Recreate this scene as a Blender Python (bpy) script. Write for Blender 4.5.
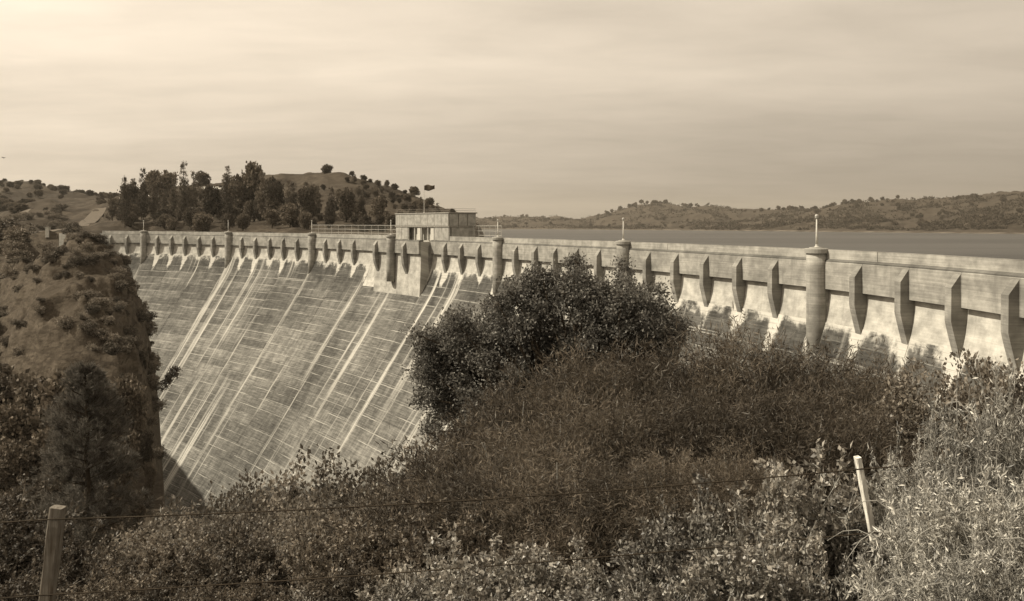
import bpy, math, random
import numpy as np
from mathutils import Vector, Matrix

for o in list(bpy.data.objects): bpy.data.objects.remove(o)
R = math.radians
SC = bpy.context.scene
COL = SC.collection
rng = np.random.default_rng(7)
random.seed(7)

# ------------------------------------------------------------------ camera, sky, sun, exposure
ZC = 100.0            # eye height above the datum; the dam crest lies 2.6 m lower
F = 850.0             # focal length in pixels of the 1024 px wide picture
HY = 224.0            # pixel row of the horizon
cam = bpy.data.cameras.new('camera'); co = bpy.data.objects.new('camera', cam); COL.objects.link(co)
co.location = (0, 0, ZC); co.rotation_euler = (R(90), 0, 0)
cam.sensor_width = 36.0; cam.lens = 36.0 * F / 1024.0
cam.shift_y = -(300.5 - HY) / 1024.0
cam.clip_start = 0.1; cam.clip_end = 20000
SC.camera = co
SC.render.resolution_x = 1024; SC.render.resolution_y = 601

SUN_EL, SUN_AZ = 44.0, 267.0          # azimuth clockwise from the view direction (+Y)
sd = Vector((math.sin(R(SUN_AZ)) * math.cos(R(SUN_EL)), math.cos(R(SUN_AZ)) * math.cos(R(SUN_EL)), math.sin(R(SUN_EL))))
sl = bpy.data.lights.new('sun', 'SUN'); sl.energy = 5.0; sl.angle = R(0.6); sl.color = (1.0, 0.91, 0.75)
so = bpy.data.objects.new('sun', sl); COL.objects.link(so)
so.rotation_euler = sd.to_track_quat('Z', 'Y').to_euler(); so.location = (-60, -20, 160)

W = bpy.data.worlds.new('World'); SC.world = W; W.use_nodes = True
def world():
    nt = W.node_tree; N = nt.nodes; L = nt.links; N.clear()
    def n(t, **k):
        x = N.new(t)
        for a, b in k.items(): setattr(x, a, b)
        return x
    def m(op, a, b=None, c=None, clamp=False):
        x = n('ShaderNodeMath', operation=op); x.use_clamp = clamp
        for i, v in enumerate((a, b, c)):
            if v is None: continue
            if isinstance(v, (int, float)): x.inputs[i].default_value = v
            else: L.new(v, x.inputs[i])
        return x.outputs[0]
    sky = n('ShaderNodeTexSky', sky_type='NISHITA', sun_disc=False)
    sky.sun_elevation = R(SUN_EL); sky.sun_rotation = R(SUN_AZ); sky.air_density = 1.0; sky.dust_density = 2.0; sky.ozone_density = 1.0; sky.altitude = 200
    bw = n('ShaderNodeRGBToBW'); L.new(sky.outputs[0], bw.inputs[0])
    tc = n('ShaderNodeTexCoord'); sp = n('ShaderNodeSeparateXYZ'); L.new(tc.outputs['Generated'], sp.inputs[0])
    zz = m('MAXIMUM', sp.outputs[2], 0.0)
    d = m('ADD', zz, 0.10)
    cb = n('ShaderNodeCombineXYZ')
    L.new(m('DIVIDE', sp.outputs[0], d), cb.inputs[0]); L.new(m('DIVIDE', sp.outputs[1], d), cb.inputs[1])
    def cloud(sx, sy, sc, det, off):
        mp = n('ShaderNodeMapping'); L.new(cb.outputs[0], mp.inputs[0])
        mp.inputs['Scale'].default_value = (sx, sy, 1); mp.inputs['Location'].default_value = (off, off * .7, 0); mp.inputs['Rotation'].default_value = (0, 0, R(8))
        t = n('ShaderNodeTexNoise'); L.new(mp.outputs[0], t.inputs['Vector'])
        t.inputs['Scale'].default_value = sc; t.inputs['Detail'].default_value = det; t.inputs['Roughness'].default_value = .55; t.inputs['Distortion'].default_value = .4
        return t.outputs[0]
    c1 = cloud(.24, .5, 1.4, 7, 3.1)
    c2 = cloud(.9, 1.5, 2.2, 9, 8.3)
    # thin high veil: follows the sky's own brightness, brighter round the sun, dimmer away from it and low down
    dt = n('ShaderNodeVectorMath', operation='DOT_PRODUCT'); L.new(tc.outputs['Generated'], dt.inputs[0]); dt.inputs[1].default_value = sd
    veil = m('ADD', m('MULTIPLY', m('POWER', m('MULTIPLY_ADD', dt.outputs['Value'], .5, .5), 2.0), VEIL_SUN), VEIL_BASE)
    veil = m('ADD', veil, m('MULTIPLY', m('MINIMUM', zz, .18), VEIL_UP))
    amp = m('ADD', m('MULTIPLY', m('SUBTRACT', c1, .5), .62), m('MULTIPLY', m('SUBTRACT', c2, .5), .30))
    veil = m('MULTIPLY', veil, m('ADD', amp, 1.0))
    tot = m('ADD', m('MULTIPLY', veil, .85), m('MULTIPLY', bw.outputs[0], .15))
    hs = n('ShaderNodeCombineColor')
    L.new(m('MULTIPLY', tot, 1.0), hs.inputs[0]); L.new(m('MULTIPLY', tot, .858), hs.inputs[1]); L.new(m('MULTIPLY', tot, .682), hs.inputs[2])
    bg = n('ShaderNodeBackground'); L.new(hs.outputs[0], bg.inputs[0]); bg.inputs[1].default_value = 0.0785
    out = n('ShaderNodeOutputWorld'); L.new(bg.outputs[0], out.inputs[0])
VEIL_SUN, VEIL_BASE, VEIL_UP = 10.0, 1.15, 26.0
world()
SC.view_settings.view_transform = 'Standard'; SC.view_settings.look = 'None'
SC.view_settings.exposure = 0.35; SC.view_settings.gamma = 1.0
SC.render.engine = 'CYCLES'

# ------------------------------------------------------------------ helpers
def S(l):
    """the toned print's hue for a given lightness: warmer in the darks, cream in the lights"""
    t = min(1.0, l / 0.22)
    a, b = (1.24, .95, .64), (1.04, 1.0, .89)
    return tuple(min(1, l * (a[i] * (1 - t) + b[i] * t)) for i in range(3)) + (1,)

def C(l):
    """toned grey of concrete and water"""
    l *= .82
    return (min(1, l * 1.04), min(1, l), min(1, l * .89), 1)

def tag(o, label=None, cat=None, group=None, kind=None):
    if label: o['label'] = label
    if cat: o['category'] = cat
    if group: o['group'] = group
    if kind: o['kind'] = kind
    return o

def empty(name, loc=(0, 0, 0), rz=0.0, parent=None):
    o = bpy.data.objects.new(name, None); COL.objects.link(o)
    o.location = loc; o.rotation_euler = (0, 0, rz); o.empty_display_size = .5
    if parent: o.parent = parent
    return o

def mesh(name, V, Fc, uv=None, smooth=False):
    me = bpy.data.meshes.new(name)
    V = np.asarray(V, dtype=np.float32)
    me.from_pydata(V.tolist() if len(V) < 20000 else V, [], Fc) if not isinstance(Fc, np.ndarray) else fast_mesh(me, V, Fc)
    if uv is not None:
        l = me.uv_layers.new(name='st')
        vi = np.empty(len(me.loops), dtype=np.int32); me.loops.foreach_get('vertex_index', vi)
        l.data.foreach_set('uv', np.asarray(uv, dtype=np.float32)[vi].ravel())
    if smooth: me.polygons.foreach_set('use_smooth', np.ones(len(me.polygons), dtype=bool))
    me.update()
    return me

def fast_mesh(me, V, Fc):
    n = Fc.shape[1]
    me.vertices.add(len(V)); me.vertices.foreach_set('co', V.ravel())
    me.loops.add(Fc.size); me.loops.foreach_set('vertex_index', Fc.astype(np.int32).ravel())
    me.polygons.add(len(Fc)); me.polygons.foreach_set('loop_start', np.arange(0, Fc.size, n, dtype=np.int32))
    me.polygons.foreach_set('loop_total', np.full(len(Fc), n, dtype=np.int32))
    me.update(calc_edges=True)

def obj(name, me, mat=None, parent=None, loc=None):
    o = bpy.data.objects.new(name, me); COL.objects.link(o)
    if mat is not None and not me.materials: me.materials.append(mat)
    if parent is not None: o.parent = parent
    if loc is not None: o.location = loc
    return o

class MB:
    def __init__(s): s.v = []; s.f = []
    def add(s, V, Fc):
        b = len(s.v); s.v += [tuple(p) for p in V]; s.f += [tuple(i + b for i in f) for f in Fc]
    def box(s, c, d, rz=0.0, bev=0.0):
        x, y, z = d[0] / 2, d[1] / 2, d[2] / 2
        ca, sa = math.cos(rz), math.sin(rz)
        P = []
        for (i, j, k) in ((-1, -1, -1), (1, -1, -1), (1, 1, -1), (-1, 1, -1), (-1, -1, 1), (1, -1, 1), (1, 1, 1), (-1, 1, 1)):
            px, py, pz = i * x, j * y, k * z
            P.append((c[0] + px * ca - py * sa, c[1] + px * sa + py * ca, c[2] + pz))
        s.add(P, [(0, 3, 2, 1), (4, 5, 6, 7), (0, 1, 5, 4), (1, 2, 6, 5), (2, 3, 7, 6), (3, 0, 4, 7)])
    def tube(s, pts, rad, n=6):
        pts = [Vector(p) for p in pts]
        if not hasattr(rad, '__len__'): rad = [rad] * len(pts)
        rings = []
        for i, p in enumerate(pts):
            t = (pts[min(i + 1, len(pts) - 1)] - pts[max(i - 1, 0)]).normalized()
            a = t.cross(Vector((0.31, 0.17, 0.93)));
            if a.length < .05: a = t.cross(Vector((1, 0, 0)))
            a.normalize(); b = t.cross(a)
            rings.append([p + (a * math.cos(2 * math.pi * j / n) + b * math.sin(2 * math.pi * j / n)) * rad[i] for j in range(n)])
        V = [q for r in rings for q in r]; Fc = []
        for i in range(len(pts) - 1):
            for j in range(n):
                Fc.append((i * n + j, i * n + (j + 1) % n, (i + 1) * n + (j + 1) % n, (i + 1) * n + j))
        Fc.append(tuple(range(n))[::-1]); Fc.append(tuple((len(pts) - 1) * n + j for j in range(n)))
        s.add(V, Fc)
    def lathe(s, prof, c=(0, 0, 0), n=20):
        V = [(c[0] + r * math.cos(2 * math.pi * j / n), c[1] + r * math.sin(2 * math.pi * j / n), c[2] + z) for r, z in prof for j in range(n)]
        Fc = []
        for i in range(len(prof) - 1):
            for j in range(n):
                Fc.append((i * n + j, i * n + (j + 1) % n, (i + 1) * n + (j + 1) % n, (i + 1) * n + j))
        Fc.append(tuple(range(n))[::-1]); Fc.append(tuple((len(prof) - 1) * n + j for j in range(n)))
        s.add(V, Fc)
    def build(s, name, mat, parent=None, loc=None, smooth=False):
        return obj(name, mesh(name, s.v, s.f, smooth=smooth), mat, parent, loc)

def kids(o): return [c for c in bpy.data.objects if c.parent == o]
CHILD = {}
def dup(root, loc, rz=0.0, sc=1.0):
    r = root.copy(); COL.objects.link(r); r.location = loc; r.rotation_euler = (0, 0, rz)
    r.scale = (sc, sc, sc) if not hasattr(sc, '__len__') else sc
    if root.name not in CHILD: CHILD[root.name] = [(c, kids(c)) for c in kids(root)]
    for c, gs in CHILD[root.name]:
        cc = c.copy(); COL.objects.link(cc); cc.parent = r
        for g in gs:
            gg = g.copy(); COL.objects.link(gg); gg.parent = cc
    return r

class Spread:
    """places a prototype: the first use moves the prototype itself, later uses copy it"""
    def __init__(s, root): s.root = root; s.used = False
    def put(s, loc, rz, sc, label, cat, group=None, name=None):
        if not s.used:
            CHILD[s.root.name] = [(c, kids(c)) for c in kids(s.root)]
            o = s.root; s.used = True
            o.location = loc; o.rotation_euler = (0, 0, rz); o.scale = (sc, sc, sc) if not hasattr(sc, '__len__') else sc
        else: o = dup(s.root, loc, rz, sc)
        tag(o, label, cat, group)
        return o

_U = ['first', 'second', 'third', 'fourth', 'fifth', 'sixth', 'seventh', 'eighth', 'ninth']
ORD = _U + ['tenth', 'eleventh', 'twelfth', 'thirteenth', 'fourteenth', 'fifteenth', 'sixteenth', 'seventeenth', 'eighteenth', 'nineteenth']
for _t, _o in (('twenty', 'twentieth'), ('thirty', 'thirtieth'), ('forty', 'fortieth'), ('fifty', 'fiftieth'), ('sixty', 'sixtieth'), ('seventy', 'seventieth')): ORD += [_o] + [_t + '-' + u for u in _U]

POOL = {}
def pool(key, o):
    POOL.setdefault(key, []).append(o); return o
def relabel():
    lamps = [(143, 'left of the first lamp post'), (227, 'between first and second lamp posts'), (311, 'between second and third lamp posts'), (391, 'between third and fourth lamp posts'), (497, 'between fourth and fifth lamp posts'), (622, 'between fifth and sixth lamp posts'), (816, 'between sixth and seventh lamp posts'), (9999, 'right of the last lamp post')]
    for (base, ranks), L in POOL.items():
        Z = {}; zoned = len(base.split()) <= 5
        for o in L:
            px = 512 + F * o.location.x / o.location.y; Z.setdefault(next(t for lim, t in lamps if px < lim) if zoned else '', []).append((o.location.y, px, o))
        for zt, lst in Z.items():
            lst.sort(key=lambda q: q[0]); m = max(1, math.ceil(len(lst) / len(ranks)))
            for i in range(0, len(lst), m):
                for j, (_, _, o) in enumerate(sorted(lst[i:i + m], key=lambda q: q[1])):
                    o['label'] = '%s, %s, %s from left%s' % (base, ranks[i // m], ORD[j], '' if len(Z) == 1 else ' ' + zt)

# ------------------------------------------------------------------ materials
class NT:
    def __init__(s, name):
        s.mat = bpy.data.materials.new(name); s.mat.use_nodes = True
        s.nt = s.mat.node_tree; s.N = s.nt.nodes; s.L = s.nt.links; s.N.clear()
        s.out = s.N.new('ShaderNodeOutputMaterial')
    def n(s, t, **k):
        x = s.N.new(t)
        for a, b in k.items(): setattr(x, a, b)
        return x
    def put(s, sock, v):
        if isinstance(v, bpy.types.NodeSocket): s.L.new(v, sock)
        else: sock.default_value = v[:3] if (sock.type == 'VECTOR' and len(v) == 4) else v
    def m(s, op, a, b=None, c=None, clamp=False):
        x = s.n('ShaderNodeMath', operation=op); x.use_clamp = clamp
        for i, v in enumerate((a, b, c)):
            if v is not None: s.put(x.inputs[i], v)
        return x.outputs[0]
    def uv(s): return s.n('ShaderNodeUVMap', uv_map='st').outputs[0]
    def gen(s): return s.n('ShaderNodeTexCoord').outputs['Object']
    def pos(s): return s.n('ShaderNodeNewGeometry').outputs['Position']
    def noise(s, vec, scale=1.0, sx=(1, 1, 1), det=4, rough=.55, dist=0.0, off=0.0):
        mp = s.n('ShaderNodeMapping'); s.L.new(vec, mp.inputs[0]); mp.inputs['Scale'].default_value = sx; mp.inputs['Location'].default_value = (off, off * 1.7, off * .3)
        t = s.n('ShaderNodeTexNoise'); s.L.new(mp.outputs[0], t.inputs['Vector'])
        t.inputs['Scale'].default_value = scale; t.inputs['Detail'].default_value = det; t.inputs['Roughness'].default_value = rough; t.inputs['Distortion'].default_value = dist
        return t.outputs[0]
    def ramp(s, v, a, b, lo=0.0, hi=1.0):
        x = s.n('ShaderNodeMapRange', interpolation_type='SMOOTHSTEP'); s.put(x.inputs[0], v)
        x.inputs[1].default_value = a; x.inputs[2].default_value = b; x.inputs[3].default_value = lo; x.inputs[4].default_value = hi
        return x.outputs[0]
    def mix(s, f, a, b):
        x = s.n('ShaderNodeMix', data_type='RGBA'); s.put(x.inputs[0], f); s.put(x.inputs[6], a); s.put(x.inputs[7], b)
        return x.outputs[2]
    def mul(s, col, v):
        x = s.n('ShaderNodeVectorMath', operation='SCALE'); s.put(x.inputs[0], col); s.put(x.inputs[3], v); return x.outputs[0]
    def bump(s, h, dist, strength=1.0):
        b = s.n('ShaderNodeBump'); s.put(b.inputs['Height'], h); b.inputs['Distance'].default_value = dist; b.inputs['Strength'].default_value = strength
        return b.outputs[0]
    def bsdf(s, col, rough=.9, spec=.2, normal=None, metal=0.0):
        p = s.n('ShaderNodeBsdfPrincipled'); s.put(p.inputs['Base Color'], col); s.put(p.inputs['Roughness'], rough)
        p.inputs['Specular IOR Level'].default_value = spec; p.inputs['Metallic'].default_value = metal
        if normal is not None: s.L.new(normal, p.inputs['Normal'])
        s.L.new(p.outputs[0], s.out.inputs[0]); return p

def mat_plain(name, l, rough=.8, spec=.3, nz=.25, sc=3.0, metal=0.0):
    t = NT(name); v = t.noise(t.gen(), sc, det=5)
    c = t.mul(S(l), t.ramp(v, .25, .75, 1 - nz, 1 + nz))
    t.bsdf(c, rough, spec, t.bump(v, .01), metal); return t.mat

def mat_concrete(name, l, stain=.5, grain=1.0):
    """weathered formed concrete; st = metres along the dam, metres below the parapet top"""
    t = NT(name); uv = t.uv()
    big = t.noise(uv, .08, det=3)
    med = t.noise(uv, .7, det=5, rough=.6)
    boards = t.noise(uv, 1.0, (.10, 5.5, 1), det=3, rough=.7)            # form boards
    drip = t.noise(uv, 1.0, (1.3, .10, 1), det=4, rough=.65)              # run-down dirt
    blot = t.noise(uv, .28, (1, 1.6, 1), det=5, rough=.65, off=7.0)
    c = t.mix(t.ramp(med, .3, .7), C(l * .74), C(l * 1.10))
    c = t.mul(c, t.ramp(boards, .3, .7, 1 - .20 * grain, 1 + .10 * grain))
    c = t.mul(c, t.ramp(big, .3, .7, .88, 1.08))
    c = t.mul(c, t.ramp(blot, .36, .62, .74, 1.06))
    d = t.ramp(drip, .54, .70)
    c = t.mix(t.m('MULTIPLY', d, stain), c, C(l * .45))
    t.bsdf(c, .93, .15, t.bump(t.m('ADD', boards, med), .03, .6)); return t.mat

def mat_face():
    """downstream face lifts: grey-brown grime, horizontal striations, white lime streaks running down"""
    t = NT('face_concrete'); uv = t.uv()
    sp = t.n('ShaderNodeSeparateXYZ'); t.L.new(uv, sp.inputs[0]); sx, sv = sp.outputs[0], sp.outputs[1]
    ob = t.n('ShaderNodeObjectInfo').outputs['Random']
    big = t.noise(uv, .045, (1, .6, 1), det=4)
    med = t.noise(uv, .55, (1, .55, 1), det=6, rough=.65)
    fine = t.noise(uv, 1.0, (.22, 3.2, 1), det=4, rough=.75)
    st = t.noise(uv, 1.0, (1.1, .022, 1), det=5, rough=.7)
    g = t.mix(t.ramp(med, .28, .72), C(.08), C(.15))
    g = t.mul(g, t.ramp(fine, .3, .7, .60, 1.30))
    g = t.mul(g, t.ramp(ob, 0, 1, .76, 1.20))
    g = t.mul(g, t.ramp(big, .32, .68, .72, 1.34))
    g = t.mul(g, t.ramp(st, .35, .65, .90, 1.12))
    # grime is heaviest just under the crest, thinner and paler lower down
    g = t.mul(g, t.ramp(sv, 9, 38, .92, 1.24))
    # bare pale concrete right under the crest beam with a ragged lower edge
    edge = t.m('ADD', sv, t.m('MULTIPLY', t.m('SUBTRACT', t.noise(uv, 1.0, (.45, .5, 1), det=5, rough=.7), .5), 7.0))
    # and pale runs below every buttress
    bd = t.m('MULTIPLY', t.m('SUBTRACT', .5, t.m('ABSOLUTE', t.m('SUBTRACT', t.m('FRACT', t.m('DIVIDE', t.m('ADD', sx, .5), 7.07)), .5))), 7.07)
    run = t.m('MULTIPLY', t.ramp(t.m('ADD', bd, t.m('MULTIPLY', t.m('SUBTRACT', med, .5), 1.6)), .2, 1.7, 1.0, 0.0), t.ramp(t.noise(uv, .10, (1, 0, 1), det=2, off=30), .35, .65, .8, 4.2))
    edge = t.m('SUBTRACT', edge, run)
    g = t.mix(t.ramp(edge, 6.9, 8.5, 1.0, 0.0), g, t.mul(C(.50), t.ramp(fine, .3, .7, .90, 1.05)))
    # darkest growth in a band just under the pale strip
    g = t.mul(g, t.ramp(t.m('ABSOLUTE', t.m('SUBTRACT', edge, 10.2)), .4, 2.6, .74, 1.0))
    # lime streaks
    a = t.noise(uv, 1.0, (.55, .012, 1), det=2, rough=.5, off=5.0)
    b = t.noise(uv, 1.0, (2.6, .05, 1), det=4, rough=.7, off=9.0)
    patch = t.noise(uv, 1.0, (.06, .035, 1), det=2, off=2.0)
    w = t.m('MULTIPLY', t.ramp(a, .55, .70), t.ramp(b, .30, .62))
    w = t.m('MULTIPLY', w, t.ramp(patch, .38, .52))
    # thin long drips from every contraction joint
    j = t.m('ABSOLUTE', t.m('SUBTRACT', t.m('FRACT', t.m('DIVIDE', t.m('ADD', sx, t.m('MULTIPLY', t.m('SUBTRACT', t.noise(uv, 1.0, (.0, .25, 1), det=3), .5), .35)), 14.14)), .5))
    jn = t.noise(uv, 1.0, (.045, .05, 1), det=3, rough=.6, off=14.0)
    jl = t.m('MULTIPLY', t.ramp(j, .470, .4975), t.ramp(jn, .46, .66))
    td = t.m('ABSOLUTE', t.m('SUBTRACT', t.m('MULTIPLY', t.m('FRACT', t.m('DIVIDE', t.m('SUBTRACT', sx, 35.4), 42.42)), 42.42), 21.21))
    tn = t.noise(uv, 1.0, (.9, .045, 1), det=4, rough=.6, off=21.0)
    tl = t.m('MULTIPLY', t.ramp(t.m('ADD', td, t.m('MULTIPLY', t.m('SUBTRACT', tn, .5), 2.4)), .25, 1.0, 1.0, 0.0), t.m('MULTIPLY', t.ramp(sv, 10, 46, .95, .5), t.ramp(t.noise(uv, 1.0, (.4, .07, 1), det=4, rough=.7, off=41.0), .38, .60, .15, 1.0)))
    jl = t.m('MAXIMUM', jl, tl)
    hl = t.m('ABSOLUTE', t.m('SUBTRACT', t.m('FRACT', t.m('DIVIDE', t.m('ADD', t.m('SUBTRACT', sv, 9.0), t.m('MULTIPLY', t.m('SUBTRACT', t.noise(uv, .6, det=3), .5), .22)), 1.95)), .5))
    hn = t.noise(uv, 1.0, (.10, .8, 1), det=5, rough=.7, off=33.0)
    hm = t.m('MULTIPLY', t.m('MULTIPLY', t.ramp(hl, .455, .485), t.ramp(hn, .40, .62)), t.ramp(sv, 8.6, 9.5))
    h2 = t.m('ABSOLUTE', t.m('SUBTRACT', t.m('FRACT', t.m('DIVIDE', sv, .65)), .5))
    g = t.mul(g, t.ramp(t.m('MULTIPLY', t.ramp(h2, .38, .47), t.ramp(hn, .30, .60)), 0, 1, 1.0, .74))
    lime = t.m('MAXIMUM', t.m('MULTIPLY', hm, .55), t.m('MULTIPLY', w, .85))
    lime = t.m('MAXIMUM', lime, t.m('MULTIPLY', jl, .80), clamp=True)
    g = t.mix(lime, g, C(.60))
    t.bsdf(g, .93, .15, t.bump(t.m('ADD', fine, med), .05, .7)); return t.mat

def mat_leaf(name, l, var=.45, rough=.55, transl=.35, spec=.35, glint=0.0):
    t = NT(name)
    r = t.n('ShaderNodeNewGeometry').outputs['Random Per Island']
    ob = t.n('ShaderNodeObjectInfo').outputs['Random']
    c = t.mul(S(l), t.m('MULTIPLY', t.ramp(r, 0, 1, 1 - var, 1 + var), t.ramp(ob, 0, 1, .60, 1.40)))
    if glint: c = t.mix(t.ramp(r, 1 - glint, 1.0), c, S(l * 2.4))  # glints painted into the colour: a random share of leaves turns paler
    p = t.bsdf(c, rough, spec)
    tr = t.n('ShaderNodeBsdfTranslucent'); t.L.new(c, tr.inputs[0])
    mx = t.n('ShaderNodeMixShader'); mx.inputs[0].default_value = transl
    t.L.new(p.outputs[0], mx.inputs[1]); t.L.new(tr.outputs[0], mx.inputs[2]); t.L.new(mx.outputs[0], t.out.inputs[0])
    return t.mat

def mat_ground():
    """dry grass with darker brush patches and bare rock where it is steep"""
    t = NT('dry_grass_ground'); p = t.pos()
    a = t.noise(p, .035, det=6, rough=.62); b = t.noise(p, .35, det=6, rough=.65); c_ = t.noise(p, 3.0, det=4, rough=.7)
    far = t.noise(p, .011, det=7, rough=.62, off=4)
    nz = t.n('ShaderNodeSeparateXYZ'); t.L.new(t.n('ShaderNodeNewGeometry').outputs['True Normal'], nz.inputs[0])
    c = t.mix(t.ramp(b, .3, .7), S(.026), S(.058))
    c = t.mix(t.ramp(a, .44, .56), c, S(.024))
    c = t.mix(t.m('MULTIPLY', t.ramp(far, .50, .56), .55), c, S(.045))
    c = t.mul(c, t.ramp(c_, .3, .7, .8, 1.15))
    rock = t.mix(t.ramp(t.noise(p, .5, (1, 1, 2.5), det=6, rough=.7), .35, .65), S(.03), S(.07))
    c = t.mix(t.ramp(nz.outputs[2], .55, .80, 1.0, 0.0), c, rock)
    pz = t.n('ShaderNodeSeparateXYZ'); t.L.new(p, pz.inputs[0])
    ring = t.m('MULTIPLY', t.m('MULTIPLY', t.ramp(pz.outputs[2], 87.4, 88.2, 1.0, 0.0), t.ramp(pz.outputs[1], 900, 1000)), t.ramp(pz.outputs[2], 85.0, 85.4))
    c = t.mix(t.m('MULTIPLY', ring, t.ramp(a, .42, .62)), c, S(.12))
    t.bsdf(c, .95, .1, t.bump(t.m('ADD', t.m('MULTIPLY', b, 1.5), t.m('MULTIPLY', c_, .25)), .5, .8)); return t.mat

def mat_water():
    t = NT('lake_water'); p = t.pos()
    w = t.noise(p, 1.0, (.05, .16, 1), det=5, rough=.6)
    s = t.noise(p, 1.0, (.0016, .010, 1), det=4, rough=.55)
    c = t.mix(t.ramp(s, .35, .65), C(.028), C(.058))
    t.bsdf(c, .5, .2, t.bump(w, .35, .8)); return t.mat

M = dict(
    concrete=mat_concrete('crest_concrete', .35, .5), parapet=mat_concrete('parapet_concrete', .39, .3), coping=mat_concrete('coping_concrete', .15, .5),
    buttress=mat_concrete('buttress_concrete', .30, .35), pier=mat_concrete('pier_concrete', .35, .55), lime=mat_concrete('lime_concrete', .50, .25, .35), block_wall=mat_concrete('block_concrete', .50, .3, .5), face=mat_face(),
    ground=mat_ground(), water=mat_water(),
    paint=mat_plain('pale_paint', .42, .5, .4, .1), steel=mat_plain('dark_steel', .10, .5, .5, .2), galv=mat_plain('galvanised_steel', .30, .5, .5, .15),
    house=mat_plain('house_wall', .34), houseroof=mat_plain('house_roof', .5, nz=.1), hwall=mat_plain('hoist_wall', .25, nz=.30, sc=.9), hrecess=mat_plain('hoist_recess_wall', .34, nz=.1), htrim=mat_plain('hoist_trim', .20, nz=.2),  # recess wall is a paler grey than the hoist wall
    asphalt=mat_plain('road_surface', .08, .9, .2, .12, .6), bark=mat_plain('bark', .045, .9, .1, .4, 8.0), stem=mat_plain('shrub_stem', .10, .9, .1, .4, 12.0), dead=mat_plain('dead_twig', .24, .9, .1, .3, 12.0),
    rust=mat_plain('rusty_wire', .03, .9, .1), flag=mat_plain('flag_cloth', .06, .9, .1), dark=mat_plain('dark_opening', .03), bird=mat_plain('bird_plumage', .03),
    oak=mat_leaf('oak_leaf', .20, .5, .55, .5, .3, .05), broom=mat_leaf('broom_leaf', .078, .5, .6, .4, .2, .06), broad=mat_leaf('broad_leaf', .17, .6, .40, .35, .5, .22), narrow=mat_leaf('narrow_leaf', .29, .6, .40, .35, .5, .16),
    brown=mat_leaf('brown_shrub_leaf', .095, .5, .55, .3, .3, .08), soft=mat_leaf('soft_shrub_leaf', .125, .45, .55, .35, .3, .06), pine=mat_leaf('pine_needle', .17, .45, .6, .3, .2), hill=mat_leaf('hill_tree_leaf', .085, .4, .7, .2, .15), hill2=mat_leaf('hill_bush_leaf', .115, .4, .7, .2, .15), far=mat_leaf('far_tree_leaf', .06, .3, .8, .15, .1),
)
def mat_wood(name, l):
    t = NT(name); g = t.gen()
    a = t.noise(g, 1.0, (38, 38, 2.2), det=5, rough=.7); b = t.noise(g, 6.0, det=4)
    c = t.mul(t.mix(t.ramp(a, .3, .7), S(l * .55), S(l * 1.25)), t.ramp(b, .3, .7, .85, 1.12))
    t.bsdf(c, .9, .15, t.bump(a, .008)); return t.mat
M['post'] = mat_wood('weathered_post_wood', .14); M['palepost'] = mat_wood('pale_post_wood', .60)

# ------------------------------------------------------------------ the line of the dam (one station per bay, 7 m)
PX = [-176.5, -169.4, -162.4, -155.3, -148.4, -141.5, -134.7, -128.1, -121.7, -115.7, -109.8, -104.1, -98.2, -92.4, -86.5, -80.8, -75.3, -69.8, -64.6, -59.4, -54.3, -49.3, -44.5, -39.8, -35.2, -30.8, -26.5, -22.2, -18.1, -14.0, -10.1, -6.2, -2.5, 1.1, 4.6, 7.8, 11.0, 14.0, 16.9, 19.7, 22.4, 24.9, 27.3, 29.5, 31.5, 33.1, 34.3, 35.1, 35.5, 35.8, 35.8]
PZ = [291.1, 291.5, 291.3, 290.7, 289.6, 288.1, 286.2, 283.9, 281.3, 278.3, 275.1, 271.6, 267.9, 263.9, 259.8, 255.4, 250.9, 246.3, 241.5, 236.6, 231.6, 226.4, 221.2, 215.9, 210.5, 205.0, 199.4, 193.8, 188.1, 182.3, 176.4, 170.5, 164.5, 158.5, 152.4, 146.2, 139.9, 133.6, 127.2, 120.7, 114.2, 107.5, 100.8, 94.1, 87.2, 80.3, 73.4, 66.4, 59.4, 52.3, 45.2]
K0 = -44
KA, KB = -41.0, 5.8
def cr(a, t):                                   # Catmull-Rom through the stations
    i = max(1, min(len(a) - 3, int(math.floor(t)))); u = t - i
    p0, p1, p2, p3 = a[i - 1], a[i], a[i + 1], a[i + 2]
    return .5 * (2 * p1 + (p2 - p0) * u + (2 * p0 - 5 * p1 + 4 * p2 - p3) * u * u + (3 * p1 - p0 - 3 * p2 + p3) * u ** 3)
def axis(k): return cr(PX, k - K0), cr(PZ, k - K0)
def frame(k):
    x, y = axis(k); xa, ya = axis(k - .6); xb, yb = axis(k + .6)
    tx, ty = xb - xa, yb - ya; l = math.hypot(tx, ty); tx /= l; ty /= l
    return x, y, tx, ty, ty, -tx                # point, tangent (towards the near end), downstream normal
def crest(k): return ZC - (2.58 - .228 * k / 20 - .205 * (k / 20) ** 2)
def D(k, d, h):
    x, y, tx, ty, nx, ny = frame(k)
    return Vector((x + nx * d, y + ny * d, crest(k) - h))
def sta(k): return (k - K0) * 7.07
def proj(p):
    return 512 + F * p[0] / p[1], HY - F * (p[2] - ZC) / p[1]
def face_d(h):
    if h <= 4: return -.6
    if h <= 14: u = h - 4; return -.6 + .03 * u + .0335 * u * u
    return 3.05 + .70 * (h - 14)

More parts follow.
